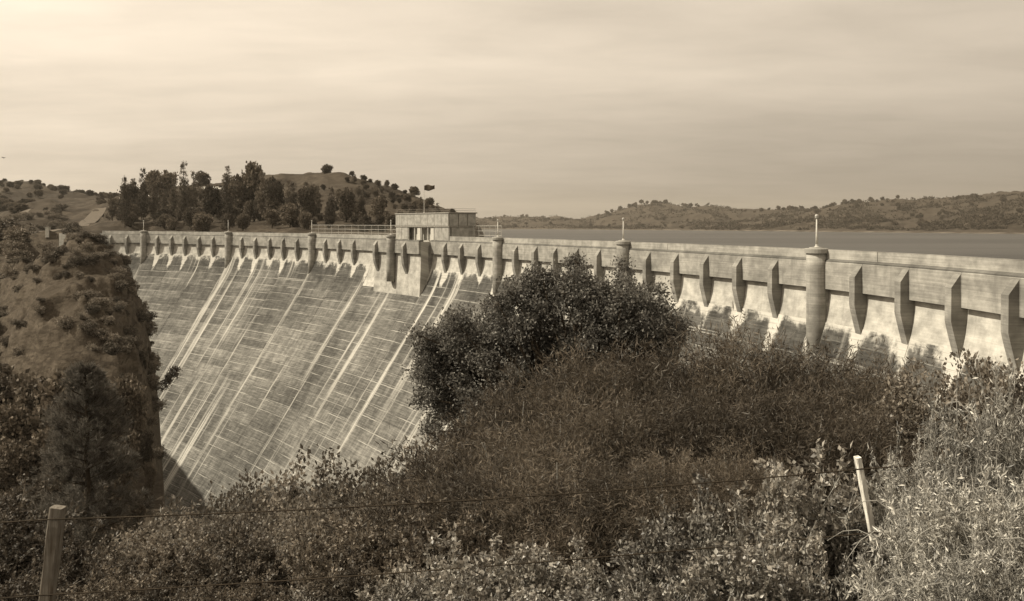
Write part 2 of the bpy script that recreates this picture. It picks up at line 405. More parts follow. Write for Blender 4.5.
# ------------------------------------------------------------------ terrain
def waves(n, seed, lo, hi):
    r = np.random.default_rng(seed); a = r.uniform(0, 2 * np.pi, n); f = np.exp(r.uniform(np.log(lo), np.log(hi), n))
    return np.stack([np.cos(a) * f, np.sin(a) * f, r.uniform(0, 6.28, n), 1.0 / np.sqrt(f / lo)], 1)
def fbm(x, y, w):
    s = 0
    for a, b, c, g in w: s = s + g * np.sin(x * a * 6.283 + y * b * 6.283 + c + 1.7 * np.sin(x * b * 4.1 - y * a * 3.3 + c * 2))
    return s / np.sqrt(np.sum(w[:, 3] ** 2))
WN, WM, WF = waves(14, 1, .05, .6), waves(16, 2, .008, .12), waves(18, 3, .0009, .008)
DS = np.concatenate([np.linspace(0, 60, 121)[:-1], np.geomspace(60, 9000, 520)])
def col(*kn):
    """column of the land: (depth, pixel row) or (depth, 'e', metres from eye level)"""
    d, e = [], []
    for k in kn:
        d.append(k[0]); e.append(k[2] if k[1] == 'e' else (HY - k[1]) * k[0] / F)
    return np.interp(DS, d, e)
e = 'e'
NEAR0 = ((0, e, -1.6), (3, e, -2.35), (7, e, -3.5), (15, e, -5.6), (25, e, -8.4))
NEARL = ((0, e, -1.6), (3, e, -2.4), (7, e, -3.7), (11, e, -5.4), (15, e, -7.4), (25, e, -12.6))
def spur(c):
    back = ((150, c + 6), (165, c + 26), (200, e, -74), (250, e, -74), (276, 252), (284, 235), (300, 233)) if c < 247 else ((144, c + 14), (156, e, -66), (200, e, -84), (300, e, -84))  # unseen back of the spur shaped low to keep its shadow off the dam
    return NEARL + ((40, e, -17), (70, e, -27), (95, e, -28), (112, c + 70), (125, c + 18), (135, c)) + back
canyon = NEARL + ((40, e, -21), (60, e, -34), (90, e, -55), (130, e, -76), (200, e, -80), (400, e, -80))
NEAR = {
    -1600: NEAR0 + ((40, e, -13), (80, e, -22), (140, e, -14), (220, e, 4), (300, e, 10)),
    -300: NEARL + ((40, e, -17), (70, e, -26), (95, e, -26), (125, 285), (165, 262), (240, 246), (287, 236), (300, 234)),
    -60: NEARL + ((40, e, -17), (70, e, -27), (95, e, -28), (115, 330), (135, 300), (170, 262), (220, 245), (272, 238), (287, 234), (300, 233)),
    0: NEARL + ((40, e, -17), (70, e, -27), (95, e, -28), (115, 345), (135, 290), (150, 275), (168, 243), (180, 250), (200, e, -50), (252, e, -50), (276, 246), (287, 233), (300, 232)),  # hidden hollow behind the crest, sunk so sunlight reaches the dam face
    20: NEARL + ((40, e, -17), (70, e, -27), (95, e, -28), (115, 325), (135, 267), (150, 262), (168, 240), (180, 248), (200, e, -50), (252, e, -50), (276, 246), (287, 233), (300, 232)),  # same unseen hollow, sunk to let the sun through
    40: spur(254), 65: spur(245), 85: spur(241), 100: spur(246), 112: spur(254), 122: spur(263), 131: spur(276), 138: spur(290), 143: spur(305), 149: spur(335), 155: spur(362), 159: spur(405), 164: spur(485),
    172: NEARL + ((40, e, -21), (60, e, -34), (90, e, -55), (130, e, -76), (180, e, -84), (300, e, -84)),
    220: canyon, 450: canyon,
    600: NEAR0 + ((40, e, -13), (60, e, -22), (90, e, -40), (130, e, -60), (300, e, -60)),
    800: NEAR0 + ((40, e, -11), (60, e, -15), (90, e, -23), (300, e, -23)),
    1030: NEAR0 + ((40, e, -10), (60, e, -12.5), (90, e, -16), (300, e, -16)),
    1250: NEAR0 + ((40, e, -8), (60, e, -8), (100, e, -8), (300, e, -9)),
    3000: NEAR0 + ((40, e, -7), (100, e, -7), (300, e, -7)),
}
BED = -22
def farhill(sh, sky, rm=1.5):
    y = HY + 14 * F / sh
    return ((sh * .93, e, BED), (sh, e, -14.0), (sh * 1.03, e, -11.5), (sh * 1.22, (sky + y) / 2 + 1), (sh * rm, sky), (sh * rm * 1.25, sky + 5), (sh * rm * 2.0, sky + 9), (9000, e, 10))
LB = lambda d0: ((d0, e, BED), (300, e, BED), (700, e, BED))
UP = {
    -1600: ((0, e, 0), (300, e, 10), (600, e, 60), (900, e, 90), (2000, e, 60), (9000, e, 20)),
    -200: ((0, 236), (287, 236), (330, 230), (420, 214), (560, 196), (760, 172), (1000, 190), (3000, 210), (9000, 216)),
    0: ((0, 233), (287, 233), (330, 231), (400, 222), (460, 215), (520, 208), (620, 195), (760, 179), (1000, 200), (3000, 212), (9000, 216)),
    30: ((0, 232), (287, 232), (330, 229), (400, 215), (450, 205), (520, 203), (620, 196), (760, 181), (1000, 203), (3000, 212), (9000, 216)),
    50: ((0, 231), (287, 231), (330, 228), (400, 213), (450, 204), (520, 203), (620, 199), (760, 186), (1000, 205), (3000, 212), (9000, 216)),
    75: ((0, 232), (290, 232), (340, 225), (430, 212), (520, 204), (640, 198), (780, 192), (1000, 208), (3000, 213), (9000, 217)),
    105: ((0, 234), (292, 234), (340, 224), (400, 213), (480, 206), (650, 200), (800, 199), (1000, 210), (3000, 214), (9000, 217)),
    140: ((0, 236), (300, 234), (345, 224), (400, 213), (460, 201), (540, 191), (650, 193), (1000, 208), (3000, 214), (9000, 217)),
    200: ((0, 236), (285, 235), (335, 224), (400, 208), (470, 192), (520, 185), (640, 190), (1000, 206), (3000, 214), (9000, 217)),
    250: ((0, 237), (268, 236), (315, 224), (380, 206), (450, 190), (500, 180), (620, 188), (1000, 205), (3000, 214), (9000, 217)),
    290: ((0, 238), (250, 237), (300, 225), (360, 206), (430, 188), (490, 174.5), (600, 182), (1000, 205), (3000, 214), (9000, 217)),
    325: ((0, 239), (235, 238), (290, 225), (350, 205), (420, 186), (480, 172), (600, 180), (1000, 205), (3000, 214), (9000, 217)),
    345: ((0, 239), (230, 239), (285, 226), (345, 206), (415, 189), (475, 174.5), (600, 184), (1000, 206), (3000, 214), (9000, 217)),
    372: ((0, 240), (225, 240), (280, 228), (340, 211), (410, 196), (468, 182), (600, 192), (1000, 208), (3000, 214), (9000, 217)),
    400: ((0, 242), (215, 241), (270, 231), (330, 217), (400, 204), (460, 192), (600, 202), (1000, 214), (3000, 215), (9000, 217)),
    440: ((0, e, BED), (215, e, -12), (260, 237), (330, 225), (400, 217), (460, 208.5), (600, 218), (900, e, BED)) + farhill(2300, 218, 1.4),
    462: ((0, e, BED), (225, e, -18), (280, 243), (330, 233), (400, 223), (460, 216.5), (600, 227), (800, e, BED)) + farhill(2300, 217.5, 1.4),
    480: ((0, e, BED), (250, e, BED), (330, 248), (400, 236), (460, 225.5), (560, 236), (700, e, BED)) + farhill(2300, 217, 1.4),
    497: LB(0) + farhill(2280, 217, 1.4),
    520: LB(0) + farhill(2250, 217, 1.4), 545: LB(0) + farhill(2220, 216.5, 1.4), 575: LB(0) + farhill(2180, 217.5, 1.4), 595: LB(0) + farhill(2100, 215.5), 615: LB(0) + farhill(2000, 211.5),
    640: LB(0) + farhill(1950, 206.5), 655: LB(0) + farhill(1930, 204), 670: LB(0) + farhill(1900, 205), 690: LB(0) + farhill(1850, 209), 720: LB(0) + farhill(1780, 208.5), 755: LB(0) + farhill(1700, 210.5), 790: LB(0) + farhill(1600, 207),
    820: LB(0) + farhill(1530, 206.5), 860: LB(0) + farhill(1450, 203), 885: LB(0) + farhill(1400, 202.5), 920: LB(0) + farhill(1330, 204), 950: LB(0) + farhill(1290, 201.5), 975: LB(0) + farhill(1250, 198), 1000: LB(0) + farhill(1220, 194.5), 1024: LB(0) + farhill(1200, 192),
    1100: LB(0) + farhill(1100, 184), 1300: ((0, e, -9), (60, e, -9), (120, e, BED), (400, e, BED)) + farhill(1000, 180), 3000: ((0, e, -7), (60, e, -7), (150, e, BED), (400, e, BED)) + farhill(900, 190),
}
NK = np.array(sorted(NEAR), float); NE = np.array([col(*NEAR[int(k)]) for k in NK])
UK = np.array(sorted(UP), float); UE = np.array([col(*UP[int(k)]) for k in UK])
dk = np.linspace(-39.5, 5.5, 300); dax = np.array([axis(k) for k in dk]); dpx = 512 + F * dax[:, 0] / dax[:, 1]
def zdam(px):
    z = np.interp(px, dpx, dax[:, 1] + 3.5)
    return np.where(px < dpx[0], 291.0, z)
def tab(K, E, px, dep):
    i = np.clip(np.searchsorted(K, px) - 1, 0, len(K) - 2); u = np.clip((px - K[i]) / (K[i + 1] - K[i]), 0, 1)
    j = np.clip(np.searchsorted(DS, dep) - 1, 0, len(DS) - 2); v = np.clip((dep - DS[j]) / (DS[j + 1] - DS[j]), 0, 1)
    a = E[i, j] * (1 - v) + E[i, j + 1] * v; b = E[i + 1, j] * (1 - v) + E[i + 1, j + 1] * v
    return a * (1 - u) + b * u
def H(x, y):
    x = np.asarray(x, float); y = np.asarray(y, float)
    yy = np.maximum(y, .5); px = np.clip(512 + F * x / yy, -1600, 3000)
    up = y > zdam(px)
    h = np.where(up, tab(UK, UE, px, yy), tab(NK, NE, px, yy))
    h = np.where(y < 3, np.where(y < .5, -1.6 - .25 * np.minimum(y, 30), h), h)
    n1, n2, n3 = fbm(x, y, WN), fbm(x, y, WM), fbm(x, y, WF)
    inland = np.clip((h + 14) / 10, 0, 1)
    h = h + .10 * n1 * np.clip(y / 10, 0, 1)
    h = h + n2 * np.clip((y - 60) / 200, 0, 1) * np.where(up, inland * np.clip(1.0 + y / 900, 1, 2.6), 1.3)
    h = h + n3 * np.where(up, inland, 0) * np.clip((y - 500) / 800, 0, 1) * 7.0
    sp_ = np.clip((170 - px) / 30, 0, 1) * np.clip((y - 95) / 15, 0, 1) * np.clip((180 - y) / 20, 0, 1)
    q_ = h + 1.2 * n2 + .5 * n1
    h = h + sp_ * (.55 * np.sin(q_ * 2 * np.pi / 3.6) + .25 * np.sin(q_ * 2 * np.pi / 1.3 + n2) + .35 * n1)
    return ZC + h

def terrain():
    cols = np.unique(np.concatenate([np.linspace(-1500, -120, 70), np.linspace(-120, 90, 90), np.linspace(90, 190, 80), np.linspace(190, 520, 130), np.linspace(520, 1060, 200), np.linspace(1060, 2600, 60)]))
    rows = np.unique(np.concatenate([np.linspace(-28, 3, 16), np.linspace(3, 40, 60), np.linspace(40, 96, 40), np.linspace(96, 176, 170), np.linspace(176, 310, 90), np.geomspace(310, 900, 140), np.geomspace(900, 8500, 150)]))
    q = (cols - 512) / F
    Y = rows[:, None] + 0 * q[None]; X = q[None] * np.maximum(rows[:, None], 0) + q[None] * 14 * np.clip(1 - rows[:, None] / 60, 0, 1) ** 2
    Z = H(X, Y)
    V = np.stack([X.ravel(), Y.ravel(), Z.ravel()], 1)
    nr, nc = Y.shape; idx = np.arange(nr * nc).reshape(nr, nc)
    Fc = np.stack([idx[:-1, :-1].ravel(), idx[:-1, 1:].ravel(), idx[1:, 1:].ravel(), idx[1:, :-1].ravel()], 1)
    # open the sheet where it would jump up through the dam body
    dz = np.abs(V[Fc[:, 0], 2] - V[Fc[:, 3], 2]); mid = V[Fc].mean(1); pxm = 512 + F * mid[:, 0] / np.maximum(mid[:, 1], 1)
    bad = (np.abs(mid[:, 1] - zdam(pxm)) < 6) & (dz > 6) & (pxm > 110) & (pxm < 1240)
    o = obj('ground', mesh('ground', V, Fc[~bad], smooth=True), M['ground']); tag(o, kind='structure')
terrain()

def lake():
    cols = np.linspace(300, 1700, 180); V = []; n = 60
    for px in cols:
        z0 = float(zdam(np.array(px))) + .5; z0 = max(z0, 46)
        for y in np.geomspace(z0, 4200, n): V.append(((px - 512) / F * y, y, ZC - 14.0))
    V = np.array(V); idx = np.arange(len(V)).reshape(len(cols), n)
    Fc = np.stack([idx[:-1, :-1].ravel(), idx[1:, :-1].ravel(), idx[1:, 1:].ravel(), idx[:-1, 1:].ravel()], 1)
    tag(obj('lake', mesh('lake', V, Fc), M['water']), kind='structure')
lake()

def road(name, pts, w, mat, lift=.15):
    """a graded strip laid on the land through (pixel column, depth)"""
    P = []
    for (a, b), (c, d) in zip(pts, pts[1:]):
        for i in range(10):
            u = i / 10; P.append((a + (c - a) * u, b + (d - b) * u))
    P.append(pts[-1]); C = np.array([((p - 512) / F * y, y) for p, y in P])
    T = np.gradient(C, axis=0); T /= np.linalg.norm(T, axis=1)[:, None]; Nn = np.stack([-T[:, 1], T[:, 0]], 1)
    V = []; m = 5
    hc = H(C[:, 0], C[:, 1]); hc = np.convolve(np.pad(hc, 3, mode='edge'), np.ones(7) / 7, 'valid')
    for i in range(len(C)):
        for j in range(m):
            s = (j / (m - 1) - .5) * w; x, y = C[i] + Nn[i] * s
            V.append((x, y, max(hc[i] + .3, float(H(x, y)) + lift)))
    Fc = [(i * m + j, i * m + j + 1, (i + 1) * m + j + 1, (i + 1) * m + j) for i in range(len(C) - 1) for j in range(m - 1)]
    return tag(obj(name, mesh(name, V, Fc, smooth=True), mat), kind='structure')
road('road', [(-30, 300), (40, 296), (62, 305), (80, 345), (98, 400), (115, 455), (130, 500)], 6, M['asphalt'])
road('path', [(-40, 395), (0, 402), (22, 420), (40, 438)], 4, M['asphalt'])

# ------------------------------------------------------------------ the dam
DAM = tag(empty('dam', D(-18, -3, 80)), 'long curved concrete gravity dam with buttressed crest and white streaked face', 'dam')
OFF = Vector(DAM.location)
def part(name, me, mat, parent=None):
    o = obj(name, me, mat, parent or DAM); return o
def sweep(name, prof, k0, k1, step, mat, parent=None, smooth=False, closed=True):
    n = max(1, int(round((k1 - k0) / step))); ks = [k0 + (k1 - k0) * i / n for i in range(n + 1)]
    arc = [0]
    V, UV = [], []
    for k in ks:
        for d, h in prof: V.append(D(k, d, h) - OFF); UV.append((sta(k) , h + .35 * d))
    m = len(prof); Fc = []
    for i in range(n):
        for j in range(m if closed else m - 1):
            a, b = i * m + j, i * m + (j + 1) % m
            Fc.append((a, b, b + m, a + m))
    if closed: Fc.append(tuple(range(m))[::-1]); Fc.append(tuple(n * m + j for j in range(m)))
    return part(name, mesh(name, V, Fc, UV, smooth), mat, parent)

P_BLK = 2.9; BK0, BK1 = -19.05, -16.0
hs = [3.9, 5, 6, 7, 8, 9, 10, 11, 12, 13, 14, 20, 30, 45, 60, 82]
sweep('dam_body', [(-7, 1.02), (-.6, 1.02)] + [(face_d(h), h) for h in hs] + [(-7, 82)], KA, KB, .5, M['lime'])
# projecting block under the hoist house
sweep('outlet_block', [(P_BLK - .6, 1.3), (P_BLK - .6, 4), (P_BLK - .45, 8), (P_BLK - .15, 13.6), (-1, 13.6), (-1, 1.3)], BK0, BK1, .5, M['block_wall'])

def in_block(a, b): return b > BK0 + .02 and a < BK1 - .02
panel = lambda p: [(p, 4.0), (p, 1.27), (p - .05, 1.22), (p - 1.2, 1.22), (p - 1.2, 4.0)]
cop = lambda p: [(p - .02, 1.215), (p - .02, 1.12), (p - .30, .93), (p - 1.1, .93), (p - 1.1, 1.215)]
edges = sorted([k for k in range(-40, 6) if not -20 < k < -15] + [KB, BK0, BK1, -18.8, -17.8, -16.9])
edges = [-40.6] + [x for x in edges]
for a, b in zip(edges, edges[1:]):
    if b - a < .05: continue
    p = P_BLK if in_block(a, b) else 0.0
    sweep('spandrel_panel', panel(p), a + .002, b - .002, .5, M['concrete'])
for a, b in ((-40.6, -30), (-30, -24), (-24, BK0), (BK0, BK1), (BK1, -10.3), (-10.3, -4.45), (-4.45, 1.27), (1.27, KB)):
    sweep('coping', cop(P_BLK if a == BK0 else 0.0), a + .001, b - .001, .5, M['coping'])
for a, b in ((-38.6, -34), (-34, -28.2), (-28.2, -22.3), (-22.3, -18.35), (-14.9, -10.3), (-10.3, -4.45), (-4.45, 1.27), (1.27, KB)):
    sweep('parapet_wall', [(-.30, .93), (-.30, .06), (-.28, .0), (-.60, .0), (-.58, .93)], a + .006, b - .006, .5, M['parapet'])
sweep('kerb', [(-6.7, 1.02), (-6.7, .80), (-7.0, .80), (-7.0, 1.02)], KA, KB, 1.0, M['coping'])

def prism(name, k, prof, w, mat, p=0.0, w_low=None, parent=None):
    """profile in (outward, down) extruded along the dam about station k"""
    x, y, tx, ty, nx, ny = frame(k); zc = crest(k); V = []; UV = []
    for s in (-.5, .5):
        for d, h in prof:
            ww = w if (w_low is None or h < 5.5) else w_low
            V.append(Vector((x + nx * (d + p) + tx * s * ww, y + ny * (d + p) + ty * s * ww, zc - h)) - OFF); UV.append((sta(k) + s * ww + d * .7, h))
    m = len(prof)
    Fc = [(j, (j + 1) % m, m + (j + 1) % m, m + j) for j in range(m)] + [tuple(range(m))[::-1], tuple(range(m, 2 * m))]
    return part(name, mesh(name, V, Fc, UV), mat, parent)
TOW = (-36, -30, -24, -12, -6, 0)
bp = [(-.02, 1.34), (.78, 2.45), (.80, 5.1), (.62, 5.9), (.18, 7.6), (-.25, 9.2), (-1.0, 9.4), (-1.0, 1.34)]
for k in range(-40, 6):
    if k in TOW or -20 <= k <= -16: continue
    prism('buttress', k - .07, bp, .86, M['buttress'])
prism('buttress', -16.05, [(-.02, 1.34), (.5, 2.45), (.5, 5.3), (.3, 8.0), (-.1, 9.6), (-1, 9.6), (-1, 1.34)], .9, M['buttress'])
for k in (-18.8, -16.9): prism('buttress', k, [(-.02, 1.34), (.78, 2.45), (.80, 4.6), (.5, 6.6), (-.35, 8.6), (-.9, 8.6), (-.9, 1.34)], 1.0, M['buttress'], P_BLK)

def tower(k, p, low, wall=True):
    x, y, tx, ty, nx, ny = frame(k); zc = crest(k); d = .28 + p
    c = Vector((x + nx * d, y + ny * d, zc)) - OFF
    n = 24; rings = [(1.02, .42), (1.02, 2), (1.02, 4.5), (1.02, 7), (1.02, low)]
    V = []; UV = []
    for r, h in rings:
        for j in range(n):
            a = 2 * math.pi * j / n; V.append((c.x + r * math.cos(a), c.y + r * math.sin(a), c.z - h)); UV.append((sta(k) + a * 1.02, h))
    Fc = [(i * n + (j + 1) % n, i * n + j, (i + 1) * n + j, (i + 1) * n + (j + 1) % n) for i in range(len(rings) - 1) for j in range(n)] + [tuple(range(n)), tuple((len(rings) - 1) * n + j for j in range(n))[::-1]]
    o = part('round_pier', mesh('round_pier', V, Fc, UV, True), M['pier'])
    b = MB(); b.lathe([(1.0, -.43), (1.2, -.40), (1.2, .02), (1.12, .10), (.75, .12), (.72, .20), (.1, .24)], c, 24); b.build('pier_cap', M['pier'], o, smooth=False)
    if wall: prism('pier_web', k, [(p - .02, 1.34), (p - .02, 4.0), (p + .3, 5.0), (p + .25, 9.5), (p - .2, 11), (-1.2, 11), (-1.2, 1.34)], 1.75, M['pier'])
    if p == 0:
        s = MB(); a = c - Vector((tx, ty, 0)) * 1.06 + Vector((nx, ny, 0)) * .15; s.box((a.x, a.y, a.z - 4.7), (.14, .14, 5.0), math.atan2(ty, tx)); s.build('slot_strip', M['steel'], o)  # added dark strip standing in for the dark slot beside the pier
    return c + OFF
tops = []
for k in TOW: tops.append((k, tower(k, 0, 13.0)))
tops.append((-17.75, tower(-17.75, P_BLK, 10.6, False)))

# concrete lifts of the downstream face: each block a slab standing proud of the pale limed joints
def lift_blocks():
    items = []
    ks = [-40 + 2 * i for i in range(24)]
    for a, b in zip(ks, ks[1:]):
        rr = np.random.default_rng(a + 100)
        h = 7.4
        while h < 66:
            dh = 1.95 if h > 9 else 1.6
            h1 = h + dh
            if not (a >= -20 and b <= -16 and h < 11.5): items.append((max(a, -40), min(b, KB - .2), h, h1, rr.uniform(.02, .075), rr.uniform(.01, .06), max(0.006, rr.uniform(-.06, .10))))
            h = h1
    def geo(it):
        a, b, h0, h1, pr, gj, gh = it
        ga = gj / 7.07; V, UV = [], []
        kk = [a + ga, (a + b) / 2, b - ga]; hh = [h0 + gh * .5, (h0 + h1) / 2, h1 - gh * .5]
        for dd in (pr, -.12):
            for k in kk:
                for h in hh: V.append(D(k, face_d(h) + dd * .9, h - dd * .3)); UV.append((sta(k), h))
        g = lambda s, i, j: s * 9 + i * 3 + j
        Fc = [(g(0, i, j), g(0, i, j + 1), g(0, i + 1, j + 1), g(0, i + 1, j)) for i in range(2) for j in range(2)]
        ring = [(0, 0), (0, 1), (0, 2), (1, 2), (2, 2), (2, 1), (2, 0), (1, 0)]
        for (i, j), (i2, j2) in zip(ring, ring[1:] + ring[:1]): Fc.append((g(0, i, j), g(1, i, j), g(1, i2, j2), g(0, i2, j2)))
        return V, Fc, UV
    lim = [(100, 250), (125, 262), (145, 300), (160, 400), (165, 488), (215, 476), (250, 460), (350, 450), (405, 435), (418, 330), (470, 300), (520, 265), (620, 260), (680, 300), (690, 340), (830, 350), (900, 372), (980, 345), (1024, 335)]
    lx, ly = [p[0] for p in lim], [p[1] for p in lim]
    sc = []
    for n_, it in enumerate(items):
        c = D((it[0] + it[1]) / 2, face_d((it[2] + it[3]) / 2), (it[2] + it[3]) / 2); x, y = proj(c)
        p0, p1 = proj(D(it[0], face_d(it[2]), it[2])), proj(D(it[1], face_d(it[3]), it[3]))
        ok = 105 < x < 1030 and y < np.interp(x, lx, ly) + 8
        sc.append((ok, abs(p0[0] - p1[0]) * abs(850 * (it[3] - it[2]) / c.y), n_))
    best = set(n_ for ok, a, n_ in sorted(sc, key=lambda q: (-int(q[0]), -q[1]))[:298] if ok)
    BV, BF, BU = [], [], []
    for n_, it in enumerate(items):
        V, Fc, UV = geo(it)
        if n_ in best: part('lift_block', mesh('lift_block', [v - OFF for v in V], Fc, UV), M['face'])
        else:
            b = len(BV); BV += [v - OFF for v in V]; BF += [tuple(i + b for i in f) for f in Fc]; BU += UV
    o = part('lift_block_field', mesh('lift_block_field', BV, BF, BU), M['face']); o['kind'] = 'stuff'
    print('lift blocks', len(items), 'as objects', len(best))
lift_blocks()

# ------------------------------------------------------------------ things on the crest
def lamp_post():
    r = empty('lamp_post')
    b = MB(); b.lathe([(.26, 0), (.26, .06), (.15, .12), (.12, .3)], n=10); b.build('base', M['paint'], r)
    b = MB(); b.lathe([(.12, .28), (.10, 1.2), (.065, 2.95)], n=10); b.build('pole', M['paint'], r, smooth=True)
    h = MB(); h.lathe([(.07, 2.93), (.16, 2.98), (.19, 3.22), (.13, 3.34), (.03, 3.40)], n=12); h.build('lamp_head', M['galv'], r)
    return r
LPO = Spread(lamp_post())
names = {-36: 'far left', -30: 'second from far left', -24: 'left end of the crest railing', -17.75: 'projecting block beside the hoist house', -12: 'right end of the crest railing', -6: 'behind the big dark tree', 0: 'nearest to the right edge'}
lbl = {-36: 'small lamp post on the leftmost round pier of the dam', -30: 'small lamp post on the second round pier from the left', -24: 'small lamp post on the round pier where the left crest railing begins',
       -17.75: 'small lamp post on the round pier in front of the hoist house', -12: 'thin lamp post on the round pier where the right crest railing ends', -6: 'pale lamp post on the round pier behind the big dark tree', 0: 'tall white lamp post on the largest nearest round pier'}
for k, c in sorted(tops):
    LPO.put((c.x, c.y, c.z + .20), 0, 1.0, lbl[k], 'lamp post', 'lamp posts along the dam crest')

def crest_fence(name, k0, k1, d, n, label, top=2.25, mid=True):
    P0 = D(k0, d, 0.0); r = empty(name, (P0.x, P0.y, P0.z)); base = Vector(r.location)
    ks = [k0 + (k1 - k0) * i / n for i in range(n + 1)]
    for k in ks:
        p = D(k, d, 0) - base; b = MB(); b.tube([p + Vector((0, 0, -.82)), p + Vector((0, 0, top))], .055, 6); b.build('post', M['galv'], r)
    for z in ((top, 1.15, .2) if mid else (top, .2)):
        b = MB(); b.tube([D(k, d, -z) - base for k in ks], .05, 5); b.build('rail', M['galv'], r)
    # wire mesh between the posts
    b = MB()
    for a, c in zip(ks, ks[1:]):
        for i in range(1, 9):
            k = a + (c - a) * i / 9; p = D(k, d, 0) - base; b.tube([p + Vector((0, 0, .2)), p + Vector((0, 0, top))], .012, 3)
    for z in np.linspace(.4, top - .15, 6): b.tube([D(k, d, -z) - base for k in ks], .012, 3)
    w = b.build('wire_mesh', M['galv'], r); w['kind'] = 'stuff'
    tag(r, label, 'railing', 'railings on the dam crest')
crest_fence('crest_railing', -25.4, -18.6, -6.2, 15, 'grey wire railing on the crest between round pier and hoist house, left of the house')
crest_fence('crest_railing', -15.2, -13.3, -6.2, 6, 'grey wire railing on the crest to the right of the hoist house')

def hoist_house():
    A = D(-18.3, -.35, 0); B = D(-14.95, -.35, 0); v = B - A; Lw = math.hypot(v.x, v.y); a = math.atan2(v.y, v.x)
    z0 = crest(-16.6) - 1.02
    r = empty('hoist_house', (A.x, A.y, z0), a)     # local x along the front, local y upstream, z up
    dep = 7.0; n = 8; bw = Lw / n
    zl, zt = 3.05, 6.0
    b = MB(); b.box((Lw / 2, dep / 2 + .5, zl / 2), (Lw - .5, dep - 1.6, zl)); b.build('ground_floor_core', M['hrecess'], r)
    b = MB(); b.box((Lw / 2, dep / 2, (zl + zt) / 2), (Lw - .1, dep - .1, zt - zl - .02)); b.build('upper_floor_core', M['htrim'], r)
    b = MB(); b.box((Lw / 2, dep / 2, zl), (Lw + .3, dep + .3, .22)); b.build('string_course', M['htrim'], r)
    b = MB(); b.box((Lw / 2, dep / 2, zt + .06), (Lw + .4, dep + .4, .26)); b.build('roof_slab', M['htrim'], r)
    for i in range(n):
        b = MB(); b.box(((i + .5) * bw, -.02, (zl + zt) / 2), (bw - .22, .16, zt - zl - .42)); b.build('wall_panel', M['hwall'], r)
        if i in (0, 1, 6, 7):
            b = MB(); b.box(((i + .5) * bw, .22, zl / 2 - .06), (bw - .42, .5, zl - .3)); b.build('infill_panel', M['hwall'], r)
        elif i in (3, 5):
            b = MB(); b.box(((i + .62) * bw, .1, zl / 2 - .1), (bw * .45, .12, zl - .45)); b.build('door', M['paint'], r)
    for i in range(n + 1):
        b = MB(); b.box((min(max(i * bw, .16), Lw - .16), .0, (zl + zt) / 2), (.16, .22, zt - zl - .24)); b.build('pilaster', M['htrim'], r)
        b = MB(); b.box((min(max(i * bw, .2), Lw - .2), .2, zl / 2 - .06), (.38, .38, zl - .14)); b.build('column', M['hwall'], r)
    for i in range(3):
        b = MB(); b.box((Lw + .03, (i + .5) * dep / 3, (zl + zt) / 2), (.14, dep / 3 - .3, zt - zl - .42)); b.build('wall_panel', M['hwall'], r)
    b = MB(); b.box((Lw - .15, dep / 2 + .2, zl / 2 - .06), (.3, dep - .9, zl - .14)); b.build('side_wall', M['hwall'], r)
    for i in range(11):
        b = MB(); x = Lw * i / 10; b.tube([(x, .1, zt + .15), (x, .1, zt + .95)], .035, 5); b.build('roof_rail_post', M['steel'], r)
    for z in (.55, .95):
        b = MB(); b.tube([(0, .1, zt + z), (Lw, .1, zt + z), (Lw, dep - .1, zt + z)], .035, 5); b.build('roof_rail', M['steel'], r)
    b = MB(); b.tube([(.1, .1, zt + .15), (.1, .1, zt + 2.0)], .05, 5); b.build('corner_mast', M['steel'], r)
    tag(r, 'pale two-tier concrete hoist house with panelled front on the dam crest', 'building')
    # flag pole on the roof
    p = Vector((A.x, A.y, z0)) + Matrix.Rotation(a, 3, 'Z') @ Vector((Lw * .47, 1.2, zt + .19))
    f = empty('flagpole', p)
    b = MB(); b.lathe([(.16, 0), (.16, .1), (.075, .15), (.05, 6.4)], n=8); b.build('pole', M['paint'], f)
    b = MB(); b.lathe([(.02, 6.38), (.10, 6.46), (.02, 6.55)], n=8); b.build('finial', M['paint'], f)
    V = []; Fc = []; nx, nz = 10, 5
    for i in range(nx):
        for j in range(nz):
            u, w = i / (nx - 1), j / (nz - 1)
            V.append((.06 + u * 2.3, .25 * math.sin(u * 7 + w) * u, 6.15 - w * 1.15 - .25 * u * u + .45 * u + .18 * math.sin(u * 6 + 2 * w) - .0))
    for i in range(nx - 1):
        for j in range(nz - 1): Fc.append((i * nz + j, (i + 1) * nz + j, (i + 1) * nz + j + 1, i * nz + j + 1))
    g = obj('flag', mesh('flag', V, Fc, smooth=True), M['flag'], f)
    s = g.modifiers.new('thickness', 'SOLIDIFY'); s.thickness = .03
    tag(f, 'thin pole with a dark flag blowing right on the hoist house roof', 'flagpole')
hoist_house()

# ------------------------------------------------------------------ vegetation builders
def unit(v): return v / np.maximum(np.linalg.norm(v, axis=-1, keepdims=True), 1e-9)
def leaf_mesh(name, P, Dv, L, Wd, mat, r, fold=.18):
    n = len(P); Dv = unit(Dv); s = unit(np.cross(Dv, unit(r.normal(size=(n, 3))))); nn = np.cross(s, Dv)
    L = np.broadcast_to(np.asarray(L, float), (n,))[:, None]; Wd = np.broadcast_to(np.asarray(Wd, float), (n,))[:, None]
    mid = P + Dv * L * .45
    V = np.stack([P, mid + s * Wd * .5 + nn * Wd * fold, P + Dv * L, mid - s * Wd * .5 + nn * Wd * fold], 1).reshape(-1, 3)
    b = np.arange(n)[:, None] * 4
    Fc = np.concatenate([b + np.array([[0, 1, 2]]), b + np.array([[0, 2, 3]])], 1).reshape(-1, 3)
    me = mesh(name, V, Fc); me.materials.append(mat); return me

